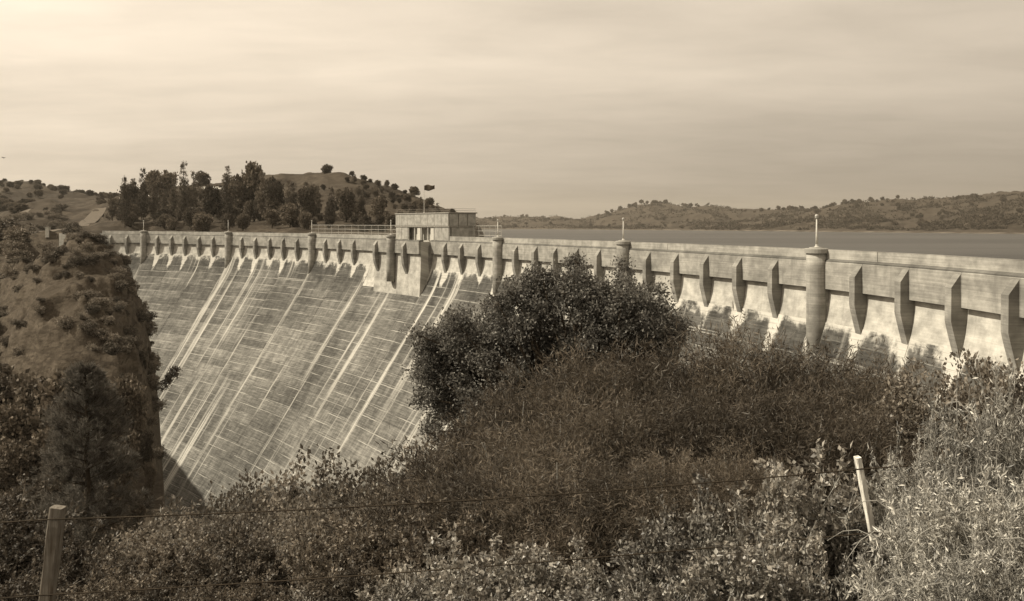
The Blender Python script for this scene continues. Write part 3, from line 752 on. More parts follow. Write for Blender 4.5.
def clumps(blobs, nsub, per, sig, r, shell=.55, flat=.75):
    """leaf positions in uneven clumps on and in a set of ellipsoids: centre, radii"""
    P, O = [], []
    for c, rad in blobs:
        c = np.array(c); rad = np.array(rad); k = max(3, int(nsub * (np.prod(rad) ** (2 / 3))))
        d = unit(r.normal(size=(k, 3))); rr = shell + (1.06 - shell) * r.random((k, 1)) ** .6
        cc = c + d * rr * rad
        m = max(2, int(per)); g = np.clip(r.normal(size=(k, m, 3)), -2.2, 2.2) * sig * (.6 + .8 * r.random((k, 1, 1))); g[..., 2] *= flat
        P.append((cc[:, None] + g).reshape(-1, 3)); O.append(np.repeat(d, m, 0))
    return np.concatenate(P), np.concatenate(O)

def branch(b, p0, p1, r0, r1, r, wob=.12, n=5, sides=6):
    p0, p1 = np.array(p0, float), np.array(p1, float); L = np.linalg.norm(p1 - p0); pts = []
    for i in range(n + 1):
        u = i / n; pts.append(p0 + (p1 - p0) * u + (r.normal(size=3) * wob * L * .3 * math.sin(math.pi * u)) + np.array([0, 0, .10 * L * math.sin(math.pi * u)]))
    b.tube(pts, [r0 + (r1 - r0) * i / n for i in range(n + 1)], sides)

def woody(name, blobs, height, mat, seed, nsub, per, sig, L, Wd, trunk_r, cat_parts=('trunk', 'crown'), updir=.4, rnd=.9, out=.7, multi=1, fork=.35, shell=.55):
    r = np.random.default_rng(seed); root = empty(name)
    b = MB()
    for i in range(multi):
        a = r.uniform(0, 6.28); p0 = np.array([math.cos(a), math.sin(a), 0]) * trunk_r * (0 if multi == 1 else 2.5) + np.array([0, 0, -.5 * min(1, height * .1)])
        f = np.array([r.normal() * .05 * height, r.normal() * .05 * height, height * fork])
        if multi == 1: branch(b, p0, f, trunk_r, trunk_r * .7, r, .05, 5, 8)
        for c, rad in (blobs if multi == 1 else [blobs[j] for j in range(i, len(blobs), multi)]):
            if multi == 1: branch(b, f + r.normal(size=3) * trunk_r * .3, c, trunk_r * .5, trunk_r * .10, r, .15, 5, 5)
            else: branch(b, p0, c, trunk_r, trunk_r * .2, r, .12, 5, 5)
            for q in range(3): branch(b, np.array(c), np.array(c) + unit(r.normal(size=3)) * np.array(rad) * .85, trunk_r * .12, trunk_r * .04, r, .1, 3, 4)
    b.build(cat_parts[0], M['bark'] if multi == 1 else M['stem'], root)
    P, O = clumps(blobs, nsub, per, sig, r, shell)
    keep = P[:, 2] > .03; P, O = P[keep], O[keep]
    Dv = O * out + r.normal(size=P.shape) * rnd + np.array([0, 0, updir])
    n = len(P); me = leaf_mesh(cat_parts[1], P, Dv, L * r.uniform(.6, 1.3, n), Wd * r.uniform(.7, 1.25, n), mat, r)
    obj(cat_parts[1], me, None, root)
    return root

def rand_blobs(r, n, R_, z0, z1, br, squash=.8, taper=0.0):
    B = []
    for i in range(n):
        a = r.uniform(0, 6.28); u = r.random() ** .6; z = z0 + (z1 - z0) * r.random(); rr = R_ * u * (1 - taper * (z - z0) / (z1 - z0 + 1e-6))
        s = br * r.uniform(.7, 1.25); B.append(((math.cos(a) * rr, math.sin(a) * rr, z), (s, s, s * squash)))
    return B

def ground_at(px, dep): 
    x = (px - 512) / F * dep; return x, dep, float(H(x, dep))
def top_h(px, py, dep):
    """height a plant at this spot needs so that its top shows at pixel row py"""
    x, y, z = ground_at(px, dep); return ZC + (HY - py) * dep / F - z

# prototypes -------------------------------------------------------
rr = np.random.default_rng(11)
def hill_oak(seed, mat):        # 10 m rounded oak
    r = np.random.default_rng(seed); B = rand_blobs(r, 13, 3.1, 1.8, 8.2, 1.9, .85, .5)
    return woody('hill_oak', B, 10, mat, seed, 5.5, 26, .38, .55, .42, .28)
def hill_pine(seed, mat):       # 16 m open-crowned grey pine, sparse layered clumps
    r = np.random.default_rng(seed); B = []
    for z in np.linspace(2.6, 15.2, 13):
        w = 2.9 * (1 - ((z - 5.5) / 11.5) ** 1.6) if z > 5.5 else 2.0
        for q in range(2 if z < 12.5 else 1):
            a = r.uniform(0, 6.28); s = max(.8, w * r.uniform(.45, .62)); B.append(((math.cos(a) * w * .55, math.sin(a) * w * .55, z + r.normal() * .3), (s, s, s * .62)))
    B.append(((0, 0, 15.2), (1.1, 1.1, .9)))
    return woody('pine_tree', B, 16, mat, seed, 6.5, 22, .34, .55, .26, .26, fork=.55, updir=.6)
def hill_bush(seed, mat):       # 2.4 m bush
    r = np.random.default_rng(seed); B = rand_blobs(r, 7, 1.1, .5, 1.4, .75, .8, .3)
    return woody('bush', B, 2.2, mat, seed, 16, 22, .17, .24, .17, .05, ('stems', 'foliage'), multi=4)
OAKS = [Spread(hill_oak(s, M['hill'])) for s in (21, 22, 23)]
PINES = [Spread(hill_pine(s, M['hill'])) for s in (31, 32, 33)]
BUSH = [Spread(hill_bush(s, M['hill2'])) for s in (41, 42, 43)]

def plant(kind, px, py, dep, nat, label, cat, group=None, wide=1.0, rz=None, sink=.0):
    x, y, z = ground_at(px, dep); h = top_h(px, py, dep); s = max(.15, h / nat)
    return kind.put((x, y, z - sink), random.uniform(0, 6.28) if rz is None else rz, (s * wide, s * wide, s), label, cat, group)

RK = ('lowest rank', 'second rank up', 'third rank up', 'fourth rank up', 'top rank')
# --- pines and oaks on the hill behind the dam
hp = [(125, 178, 305, 'P', .62), (143, 169, 325, 'P', .62), (153, 171, 400, 'O', .75), (166, 172, 400, 'O', .8), (184, 163.5, 330, 'P', .55), (194, 172, 345, 'P', .7), (203, 171, 500, 'O', 1.0), (226, 177, 310, 'P', .66), (240, 175, 330, 'O', .65),
      (254, 163, 330, 'O', .62), (262, 172, 320, 'P', .7), (274, 177, 315, 'O', .7), (289, 181, 310, 'P', .7), (307, 184, 305, 'O', .7), (331, 188, 290, 'P', .7), (346, 189, 300, 'O', .8), (318, 186, 320, 'P', .7), (133, 184, 350, 'O', .8), (174, 178, 350, 'P', .7), (212, 186, 330, 'O', .8), (362, 193, 300, 'P', .8), (378, 197, 295, 'O', .85)]
hp.sort()
for i, (px, py, dep, kd, w) in enumerate(hp):
    s = (PINES if kd == 'P' else OAKS)[i % 3]
    plant(s, px, py, dep, 16.0 if kd == 'P' else 9.6, ('tall dark open-crowned pine' if kd == 'P' else 'tall dark round-crowned oak') + ' behind the dam, %s big tree from the left' % ORD[i], 'tree', 'big trees behind the dam', w)
rt = [(327, 163, 480, 'crown biggest of the bare hilltop'), (339, 170.5, 478, 'low and squat, right of the biggest hilltop tree'), (352, 169.5, 474, 'round, third along the bare hilltop'), (364, 173.5, 470, 'small, fourth along the descending ridge'), (370, 177, 470, 'tiny, fifth along the descending ridge'), (387, 178.5, 464, 'pale and narrow, sixth along the descending ridge'), (395, 182, 462, 'seventh along the descending ridge'), (405, 188, 460, 'small, just left of the flagpole tree'), (414, 185, 459, 'dark and tall, behind the flagpole'), (430, 196, 458, 'round and dark, right of the flagpole'), (466, 211, 456, 'smallest, last at the low end of the ridge')]
for i, (px, py, dep, w) in enumerate(rt):
    plant(OAKS[(i + 1) % 3], px, py, dep, 9.6, 'lone tree on the skyline ridge, ' + w, 'tree', 'trees on the ridge skyline', 1.25 if i not in (5,) else .8, sink=.9)
# --- the wood that darkens the slope behind the dam
n_ = 0
for i in range(900):
    px = random.uniform(112, 440); dep = random.uniform(float(zdam(np.array(px))) + 24, 455)
    x, y, z = ground_at(px, dep); sy = HY - F * (z - ZC) / y
    if px < 350 and sy < 190 + 10 * random.random(): continue
    if px >= 350 and sy < 182 + (px - 350) * .28: continue
    if 270 < px < 350 and sy < 196: continue
    if z < ZC - 10: continue
    if n_ >= 112: break
    s = random.uniform(.55, .95) if px < 300 else random.uniform(.28, .55); n_ += 1
    kk = PINES[i % 3] if random.random() < .22 else OAKS[i % 3]
    pool(('dark wood tree', RK), kk.put((x, y, z - .2), random.uniform(0, 6.28), (s, s, s * random.uniform(.85, 1.1)), 'dark tree in the wood that covers the slope behind the dam', 'tree', 'wood on the slope behind the dam'))
n_ = 0
for i in range(700):                            # scrub oaks on the descending right half of the hill
    px = random.uniform(296, 462); dep = random.uniform(float(zdam(np.array(px))) + 30, 458); x, y, z = ground_at(px, dep); sy = HY - F * (z - ZC) / y
    if z < ZC - 11 or sy < np.interp(px, [296, 330, 350, 400, 462], [192, 184, 180, 192, 214]) or n_ >= 60: continue
    s = random.uniform(.22, .46); n_ += 1
    pool(('dark scrub oak', RK), OAKS[i % 3].put((x, y, z - .2), random.uniform(0, 6.28), (s * 1.25, s * 1.25, s), 'dark scrub oak', 'tree', 'scrub oaks on the right half of the hill'))
# --- left hill
n_ = 0
for i in range(1500):
    px = random.uniform(-60, 118); dep = random.uniform(420, 775); x, y, z = ground_at(px, dep); sy = HY - F * (z - ZC) / y
    if n_ >= 100: break
    if sy > 214 or (sy > 199 and 30 < px < 100 and random.random() < .92): continue
    s = random.uniform(.45, .85); n_ += 1
    pool(('scrubby oak on the far left hill', RK), OAKS[i % 3].put((x, y, z - .5), random.uniform(0, 6.28), (s * 1.2, s * 1.2, s * .75), 'scrubby oak on the far left hill above the road', 'tree', 'oaks on the far left hill'))
for i in range(50):
    px = random.uniform(-30, 66); dep = random.uniform(335, 420); x, y, z = ground_at(px, dep)
    s = random.uniform(.9, 2.0); pool(('dark bush on the low slope left of the road', RK[:3]), BUSH[i % 3].put((x, y, z - .2), random.uniform(0, 6.28), (s, s, s * .8), 'dark bush on the low slope left of the road', 'bush', 'bushes below the far left hill'))
for i, px in enumerate((101, 106, 111, 116)):
    plant(OAKS[i % 3], px, 192 + i % 2, 640, 9.6, 'pale small tree on the saddle left of the first big pine, %s of four' % ORD[i], 'tree', 'saddle trees', 1.1)

# --- houses on the hill
def house(px, dep, w, d, hw, hr, label, rz, roofmat, flat=False):
    x, y, z = ground_at(px, dep); r = empty('house', (x, y, z - .4), rz)
    b = MB(); b.box((0, 0, hw / 2), (w, d, hw)); wl = b.build('wall', M['house'], r)
    b = MB(); o = .4
    b.add([(-w / 2 - o, -d / 2 - o, hw), (w / 2 + o, -d / 2 - o, hw), (w / 2 + o, d / 2 + o, hw), (-w / 2 - o, d / 2 + o, hw), (-w / 2 - o, 0, hw + hr), (w / 2 + o, 0, hw + hr)], [(3, 2, 1, 0), (0, 1, 5, 4), (2, 3, 4, 5), (0, 4, 3), (1, 2, 5)]); b.build('roof', roofmat, r)
    b = MB(); b.box((-w * .05, -d / 2 - .03, 1.3), (1.1, .1, 2.2)); b.build('door', M['dark'], r)
    for q in (-.34, -.2, .18, .34):
        b = MB(); b.box((q * w, -d / 2 - .03, 1.9), (1.3, .1, 1.2)); f = b.build('window', M['paint'], r)
        b = MB(); b.box((q * w, -d / 2 - .09, 1.9), (1.05, .06, .95)); b.build('pane', M['dark'], f)
    tag(r, label, 'house')
house(161, 412, 11.5, 7, 3.0, 1.6, 'low house with pale roof between the pines behind the dam', .1, M['houseroof'])
house(213, 455, 11, 8, 3.6, 2.0, 'white house higher on the slope, right of the round-crowned trees', -.15, M['houseroof'])

def guard_wall(px, dep, L, label):
    x, y, z = ground_at(px, dep); r = empty('roadside_wall', (x, y, z), .1)
    b = MB(); b.box((0, 0, .2), (L, .3, 1.1)); b.build('wall_body', M['paint'], r); b = MB(); b.box((0, 0, .8), (L + .1, .42, .1)); b.build('wall_cap', M['paint'], r)
    tag(r, label, 'wall', 'white walls by the road')
guard_wall(4, 296, 8, 'low white roadside wall at the left edge, left one of two'); guard_wall(15, 301, 6, 'low white roadside wall near the left edge, right one of two')
def gate_pillar():
    p = D(-41.6, -1.0, 0); x, y = p.x, p.y; r = empty('abutment_pillar', (x, y, p.z - 1.6))
    b = MB(); b.box((0, 0, .9), (1.2, 1.2, 3.4)); b.build('shaft', M['concrete_obj'], r)
    b = MB(); b.box((0, 0, 2.68), (1.5, 1.5, .16)); b.build('cap', M['paint'], r)
    tag(r, 'short concrete pillar at the left end of the dam crest', 'pillar')
M['concrete_obj'] = mat_plain('pillar_concrete', .4)
gate_pillar()

# --- spur left of the dam
for i in range(140):
    px = random.uniform(-40, 128); dep = random.uniform(108, 150); x, y, z = ground_at(px, dep)
    s = random.uniform(.35, .95); pool(('low dark bush on the grassy spur', RK), BUSH[i % 3].put((x, y, z - .25 * s), random.uniform(0, 6.28), (s, s, s * random.uniform(.7, 1.0)), 'low dark bush on the grassy spur left of the dam', 'bush', 'bushes on the spur'))
for i, (px, dep, s) in enumerate([(10, 169, 2.4), (26, 168, 2.1), (2, 168, 1.9), (36, 160, 1.6), (18, 162, 1.5), (70, 288, 1.9), (75, 289, 1.6)]):
    x, y, z = ground_at(px, dep); BUSH[i % 3].put((x, y, z - .3), i, (s * 1.2, s * 1.2, s), ('big dark bush mounded behind the spur, %s of five from the left' % ORD[i]) if i < 5 else ('dark bush at the left end of the crest, %s of two' % ORD[i - 5]), 'bush', 'bushes on the spur')
sp = [(62, 374, 92, 'O', .85), (32, 380, 93, 'O', .9), (5, 372, 94, 'O', .9), (120, 376, 96, 'O', .62), (96, 384, 94, 'O', .75), (80, 400, 88, 'O', .75), (118, 425, 84, 'O', .55), (92, 436, 80, 'O', .65), (45, 430, 82, 'O', .75), (10, 440, 80, 'O', .75), (-25, 410, 90, 'O', .9), (112, 478, 62, 'O', .5), (80, 484, 62, 'O', .55), (48, 480, 63, 'O', .6), (12, 490, 62, 'O', .65), (138, 440, 98, 'O', .36), (145, 400, 116, 'O', .42), (149, 368, 125, 'O', .42), (134, 492, 58, 'O', .42), (102, 505, 52, 'O', .5), (142, 415, 104, 'O', .36), (134, 398, 98, 'O', .45), (146, 428, 92, 'O', .34), (150, 462, 84, 'O', .34), (18, 402, 90, 'O', .8), (50, 398, 90, 'O', .8)]
sp.sort(key=lambda q: q[0])
for i, (px, py, dep, kd, w) in enumerate(sp):
    plant(OAKS[i % 3], px, py, dep, 9.6, 'dark oak in the shaded gully at left, %s from the left' % ORD[i], 'tree', 'oaks in the shaded gully', w)
def cliff_tree():
    r = np.random.default_rng(88); B = [((x, y, z), (w, w, w * .9)) for x, y, z, w in ((1.6, 0, 2.2, .7), (2.2, .2, 2.9, .8), (2.7, -.2, 3.8, .7), (2.0, .1, 3.6, .6), (3.0, .1, 4.6, .5), (1.2, 0, 1.5, .5))]
    t = woody('cliff_tree', B, 3.0, M['hill'], 88, 22, 22, .2, .26, .18, .11, fork=.3); x, y, z = ground_at(157, 131); t.location = (x, y, z - .1)
    tag(t, 'small dark tree leaning out from the cliff edge against the dam face', 'tree')
cliff_tree()
for i in range(52):
    px = random.uniform(112, 157); dep = random.uniform(100, 142); x, y, z = ground_at(px, dep); s = random.uniform(.45, .95)
    pool(('dark bush on the steep cliff side of the spur', RK[:2]), BUSH[i % 3].put((x, y, z - .3), random.uniform(0, 6), (s, s, s), 'dark bush on the steep cliff side of the spur', 'bush', 'bushes on the cliff side'))

for i in range(24):
    px = random.uniform(-40, 44); dep = random.uniform(136, 172); x, y, z = ground_at(px, dep); s = random.uniform(.8, 1.5)
    pool(('dark brush bush at left edge beside the spur', RK[:2]), BUSH[i % 3].put((x, y, z - .3), random.uniform(0, 6), (s, s, s), 'dark brush bush', 'bush', 'brush left of the spur'))
# --- far shore: scattered trees, and the scrub between them as one mass
def far_tree(seed):
    r = np.random.default_rng(seed); B = rand_blobs(r, 6, 2.6, 3, 6, 2.2, .75, .4)
    return woody('far_tree', B, 8, M['far'], seed, 2.2, 9, .7, 1.7, 1.3, .35)
FT = [Spread(far_tree(s)) for s in (51, 52, 53)]
cnt = 0
for i in range(90):      # along the skyline
    px = random.choice([random.uniform(480, 1030), random.uniform(600, 700), random.uniform(760, 900)])
    j = np.interp(px, [480, 640, 820, 1024], [2300 * 1.4, 1950 * 1.5, 1530 * 1.5, 1200 * 1.5]); dep = j * random.uniform(.97, 1.0); x, y, z = ground_at(px, dep)
    s = random.uniform(.7, 1.5) * j / 2400; pool(('tiny tree on far skyline', ('front line', 'back line')), FT[i % 3].put((x, y, z - .5), random.uniform(0, 6.28), (s, s, s), 'small dark tree standing on the skyline of the hills across the lake', 'tree', 'trees on the far skyline'))
for i in range(200):
    px = random.uniform(482, 1030); sh = np.interp(px, [480, 640, 820, 1024], [2300, 1950, 1530, 1200]); dep = sh * random.uniform(1.04, 1.46); x, y, z = ground_at(px, dep)
    if z < ZC - 12: continue
    s = random.uniform(.7, 1.4); pool(('tiny tree across lake', RK), FT[i % 3].put((x, y, z - .5), random.uniform(0, 6.28), (s, s, s * .9), 'small dark tree dotted on the slopes across the lake', 'tree', 'trees on the far slopes'))
def far_scrub():
    r = np.random.default_rng(77); n = 16000; px = r.uniform(470, 1060, n); sh = np.interp(px, [480, 640, 820, 1024], [2300, 1950, 1530, 1200]); dep = sh * (1.02 + .5 * r.random(n) ** 1.3)
    x = (px - 512) / F * dep; z = H(x, dep); m = fbm(x, dep, waves(10, 9, .0025, .012)) + .5 * fbm(x, dep, waves(6, 19, .01, .03)); ok = (m > .05) & (z > ZC - 12.5); x, y, z = x[ok], dep[ok], z[ok]
    k = 5; P = np.stack([x, y, z], 1)[:, None] + r.normal(size=(len(x), k, 3)) * np.array([2.2, 2.2, .9]) + np.array([0, 0, 1.2]); P = P.reshape(-1, 3)
    Dv = r.normal(size=P.shape) + np.array([0, 0, .8]); me = leaf_mesh('far_scrub', P, Dv, r.uniform(2.2, 4.6, len(P)), r.uniform(1.8, 3.2, len(P)), M['far'], r)
    tag(obj('far_scrub', me), 'dark scrub and woodland covering the hills across the lake', 'scrub', kind='stuff')
far_scrub()

# ------------------------------------------------------------------ foreground plants
# big dark tree in the middle, 25 m away
def big_tree():
    dep = 25.0; px0 = 560; x0, y0, z0 = ground_at(px0, dep); r = np.random.default_rng(5)
    spec = [(452, 357, 34), (441, 398, 30), (478, 334, 33), (520, 314, 30), (543, 296, 19), (580, 296, 20), (575, 322, 42), (628, 312, 28), (652, 322, 22), (622, 352, 48), (560, 374, 54), (503, 382, 46), (660, 342, 20), (436, 352, 20), (426, 374, 14), (470, 425, 40), (535, 425, 48), (600, 410, 46), (510, 288, 11), (541, 272, 9), (577, 263, 10), (574, 278, 12), (622, 270, 9), (625, 284, 13), (655, 295, 11), (493, 306, 13), (420, 334, 8), (431, 338, 9), (416, 400, 8), (672, 324, 9), (680, 334, 8), (600, 288, 10), (462, 318, 10), (448, 330, 9), (530, 282, 8)]
    B = []
    for px, py, rd in spec:
        dy = r.uniform(-1.4, 1.4) if rd > 20 else r.uniform(-.6, .6); q = rd * dep / F
        B.append((((px - px0) / F * dep, dy, (HY - py) * dep / F + ZC - z0), (q, q * 1.05, q * .92)))
    for c, rad in list(B):
        if rad[0] < .55: continue
        for q_ in range(4):
            d_ = unit(r.normal(size=3) + np.array([0, 0, .35])); w_ = r.uniform(.16, .34); B.append((tuple(np.array(c) + d_ * np.array(rad) * r.uniform(1.0, 1.22)), (w_, w_, w_)))
    t = woody('oak_tree', B, 7.0, M['oak'], 6, 90, 62, .14, .092, .06, .16, fork=.25, updir=.3, shell=.35)
    t.location = (x0, y0, z0); tag(t, 'big dark dense-leaved tree in the middle in front of the dam', 'tree')
big_tree()

def broom(seed, n=33000, h=2.6, R_=1.35):
    """feathery dark shrub: sheaves of thin upright sprays"""
    r = np.random.default_rng(seed); root = empty('broom_shrub'); b = MB(); P, Dv, Ls = [], [], []
    for i in range(150):
        a = r.uniform(0, 6.28); q = R_ * math.sqrt(r.random()); hh = h * (1 - .38 * (q / R_) ** 2) * r.uniform(.72, 1.04)
        tip = np.array([math.cos(a) * q, math.sin(a) * q, hh]); base = tip * np.array([.25, .25, 0])
        if i < 46: branch(b, base, tip * np.array([.9, .9, .9]), .018, .005, r, .08, 4, 4)
        nt_ = 9; m = n // 150 // nt_
        for k in range(nt_):
            u = .25 + .75 * r.random() ** .7; c = base + (tip - base) * u + np.array([0, 0, .1 * hh]) * math.sin(math.pi * u) + r.normal(size=3) * np.array([.16, .16, .10])
            od = unit(c * np.array([1, 1, 0]) + 1e-6); P.append(c + r.normal(size=(m, 3)) * np.array([.055, .055, .075])); Dv.append(od * .35 + np.array([0, 0, .75]) + r.normal(size=(m, 3)) * .75); Ls.append(np.full(m, .105))
    P = np.concatenate(P); Dv = np.concatenate(Dv); Ls = np.concatenate(Ls) * r.uniform(.5, 1.4, len(P))
    b.build('stems', M['dead'], root); obj('foliage', leaf_mesh('foliage', P, Dv, Ls, r.uniform(.008, .016, len(P)), M['broom'], r), None, root)
    return root
def leafy(seed, mat, h, R_, stems, nl, L, Wd, name, wig=.12, droop=.0, sm='stem', twig=5, arch=0):
    """shrub of upright leafy stems with side twigs; leaves set along every twig"""
    r = np.random.default_rng(seed); root = empty(name); b = MB(); P, Dv = [], []
    tw = []
    for i in range(stems):
        a = r.uniform(0, 6.28); q = R_ * math.sqrt(r.random()); hh = h * (1 - .45 * (q / R_) ** 2) * r.uniform(.62, 1.06)
        tip = np.array([math.cos(a) * q, math.sin(a) * q, hh]); base = tip * np.array([.22, .22, 0]); branch(b, base, tip, .009, .0025, r, .1, 5, 4); tw.append((base + (tip - base) * .25, tip))
        for k in range(twig):
            u = r.uniform(.3, .95); p = base + (tip - base) * u + np.array([0, 0, .1 * hh * math.sin(math.pi * u)]); e2 = p + unit(r.normal(size=3) + np.array([0, 0, .8 - droop])) * r.uniform(.12, .34) * h * .5
            branch(b, p, e2, .004, .0015, r, .1, 2, 3); tw.append((p, e2))
    for i in range(arch):                        # long bare arching stems
        a = r.uniform(0, 6.28); q = R_ * r.uniform(.8, 1.35); p0 = np.array([0, 0, .1]); m_ = np.array([math.cos(a) * q * .45, math.sin(a) * q * .45, h * r.uniform(.75, 1.0)]); p1 = np.array([math.cos(a) * q, math.sin(a) * q, h * r.uniform(.35, .8)])
        b.tube([(1 - u) ** 2 * p0 + 2 * u * (1 - u) * m_ + u * u * p1 for u in np.linspace(0, 1, 9)], list(np.linspace(.008, .0025, 9)), 4)
    per = max(3, nl // len(tw))
    for p, q in tw:
        u = r.random(per) ** .8; P.append(p + (q - p) * u[:, None] + r.normal(size=(per, 3)) * .018); Dv.append(unit(q - p) * .5 + r.normal(size=(per, 3)) * .75 + np.array([0, 0, .25 - droop]))
    P = np.concatenate(P); Dv = np.concatenate(Dv)
    b.build('stems', M[sm], root); obj('foliage', leaf_mesh('foliage', P, Dv, L * r.uniform(.4, 1.45, len(P)), Wd * r.uniform(.6, 1.25, len(P)), mat, r), None, root)
    return root

BROOM = [Spread(broom(s)) for s in (61, 62, 63)]
BROAD = [Spread(leafy(s, M['broad'], 1.3, .55, 26, 4000, .046, .033, 'broadleaf_shrub', sm='dead')) for s in (71, 72, 73)]
NARROW = [Spread(leafy(s, M['narrow'], 2.2, 1.0, 60, 15500, .066, .0145, 'narrowleaf_shrub', droop=.15, sm='dead', twig=6, arch=14)) for s in (81, 82)]
SOFT = [Spread(woody('grey_shrub', rand_blobs(np.random.default_rng(s), 16, 1.15, .35, 1.85, .42, .85, .45), 2.3, M['soft'], s, 75, 26, .085, .07, .046, .02, ('stems', 'foliage'), multi=8, shell=.5)) for s in (91, 92, 93)]
DARK = [Spread(leafy(s, M['brown'], 1.8, .95, 46, 13000, .055, .036, 'brown_shrub', twig=6)) for s in (95, 96)]

def row(kinds, lst, nat, fmt, cat, group):
    lst = sorted(lst)
    for i, (px, py, dep, w) in enumerate(lst):
        plant(kinds[i % len(kinds)], px, py + random.uniform(-7, 9), dep, nat, fmt % ORD[i], cat, group, w * random.uniform(.86, 1.14), sink=.03)
# feathery shrubs between the big tree and the fence
row(BROOM, [(640, 352, 19, 1.0), (692, 338, 18.5, 1.0), (742, 338, 18, 1.0), (795, 342, 17.5, 1.0), (842, 354, 17, .95), (880, 366, 16.5, .9), (590, 362, 19, 1.0), (545, 380, 18.5, 1.0), (505, 400, 18, 1.0)], 2.5, 'tall feathery dark shrub in the back row below the dam, %s from the left', 'shrub', 'feathery shrubs, back row')
row(BROOM, [(455, 440, 14.5, 1.1), (520, 425, 14, 1.1), (580, 412, 13.5, 1.1), (635, 402, 13.2, 1.1), (690, 390, 13, 1.1), (745, 385, 12.8, 1.1), (800, 390, 12.6, 1.1), (850, 402, 12.4, 1.0)], 2.5, 'feathery dark shrub in the middle row, %s from the left', 'shrub', 'feathery shrubs, middle row')
row(BROOM, [(500, 470, 11, 1.2), (560, 462, 10.6, 1.2), (620, 455, 10.4, 1.2), (680, 452, 10.2, 1.1), (740, 448, 10, 1.1)], 2.5, 'feathery dark shrub in the front row, %s from the left', 'shrub', 'feathery shrubs, front row')
# grey soft shrubs at left and behind the pale right bush
row(SOFT, [(165, 496, 24, .9), (200, 484, 23, .8), (240, 466, 22, .8), (285, 456, 21.5, .8), (325, 450, 21, .8), (368, 446, 20, .8), (410, 432, 19.5, .8), (440, 425, 19, .8)], 2.3, 'grey-leaved shrub at the canyon edge below the dam face, %s from the left', 'shrub', 'grey shrubs, canyon edge')
row(SOFT, [(130, 512, 17, .9), (180, 508, 16.5, .9), (235, 500, 16, .9), (290, 490, 15.5, .9), (345, 482, 15, .9), (395, 472, 14.6, .9), (432, 462, 14.2, .9)], 2.3, 'grey-leaved shrub in the second row at left, %s from the left', 'shrub', 'grey shrubs, second row')
row(SOFT, [(905, 362, 15.5, .8), (945, 351, 15, .8), (985, 346, 14.6, .8), (1022, 346, 14, .8)], 2.3, 'grey shrub under the near buttresses behind the pale bush, %s from the left', 'shrub', 'grey shrubs, right')
# brown shrubs filling the lower left
row(DARK, [(-10, 490, 13, 1.0), (25, 505, 12.5, 1.0), (75, 530, 12, 1.0), (120, 538, 11.5, 1.0), (170, 535, 11.2, 1.0), (220, 530, 11, 1.0), (270, 525, 10.8, 1.0), (320, 518, 10.6, 1.0), (370, 512, 10.4, 1.0), (420, 506, 10.2, 1.0), (465, 500, 10, 1.0)], 1.75, 'brown shrub in the third row at lower left, %s from the left', 'shrub', 'brown shrubs, third row')
row(DARK, [(10, 560, 8.8, 1.0), (95, 566, 8.6, 1.0), (150, 570, 8.4, 1.0), (205, 572, 8.2, 1.0), (255, 572, 8, 1.0), (305, 566, 7.9, 1.0), (350, 560, 7.8, 1.0)], 1.75, 'brown shrub along the lower left edge of the picture, %s from the left', 'shrub', 'brown shrubs, lower edge')
# broad-leaved pale plants in front
row(BROAD, [(395, 552, 7.6, 1.1), (440, 530, 7.8, 1.1), (490, 508, 7.9, 1.0), (530, 522, 7.8, 1.0), (575, 535, 7.7, 1.1), (620, 528, 7.6, 1.1), (660, 508, 7.8, 1.1), (700, 476, 8.0, .9), (740, 462, 8.2, .9), (785, 452, 8.3, .85), (822, 440, 8.4, .85), (846, 462, 8.2, .7)], 1.28, 'pale broad-leaved plant by the fence wire, %s from the left', 'plant', 'broad-leaved plants along the fence')
row(BROAD, [(360, 590, 6.2, 1.2), (415, 575, 6.3, 1.2), (470, 560, 6.3, 1.2), (525, 566, 6.2, 1.2), (580, 574, 6.1, 1.2), (635, 566, 6.2, 1.2), (690, 545, 6.2, 1.2), (740, 525, 6.3, 1.1), (785, 516, 6.4, 1.0), (812, 545, 6.0, .9), (876, 524, 6.6, .75), (60, 590, 7.0, 1.0), (300, 585, 6.8, 1.0)], 1.28, 'pale broad-leaved plant at the bottom edge of the picture, %s from the left', 'plant', 'broad-leaved plants, bottom edge')
# pale narrow-leaved bush at right
row(NARROW, [(1018, 336, 6.6, .62), (965, 376, 6.6, .6), (915, 408, 8.2, .6), (1075, 345, 6.4, .62)], 2.15, 'tall pale narrow-leaved bush at the right edge, %s from the left', 'bush', 'narrow-leaved bushes, back')
row(NARROW, [(968, 470, 5.4, .8), (950, 450, 5.2, .8), (1010, 440, 5.0, .8), (1070, 430, 5.0, .8), (985, 535, 4.6, .8), (980, 520, 4.4, .9), (1050, 510, 4.3, .9)], 2.15, 'low pale narrow-leaved bush at lower right, %s from the left', 'bush', 'narrow-leaved bushes, front')

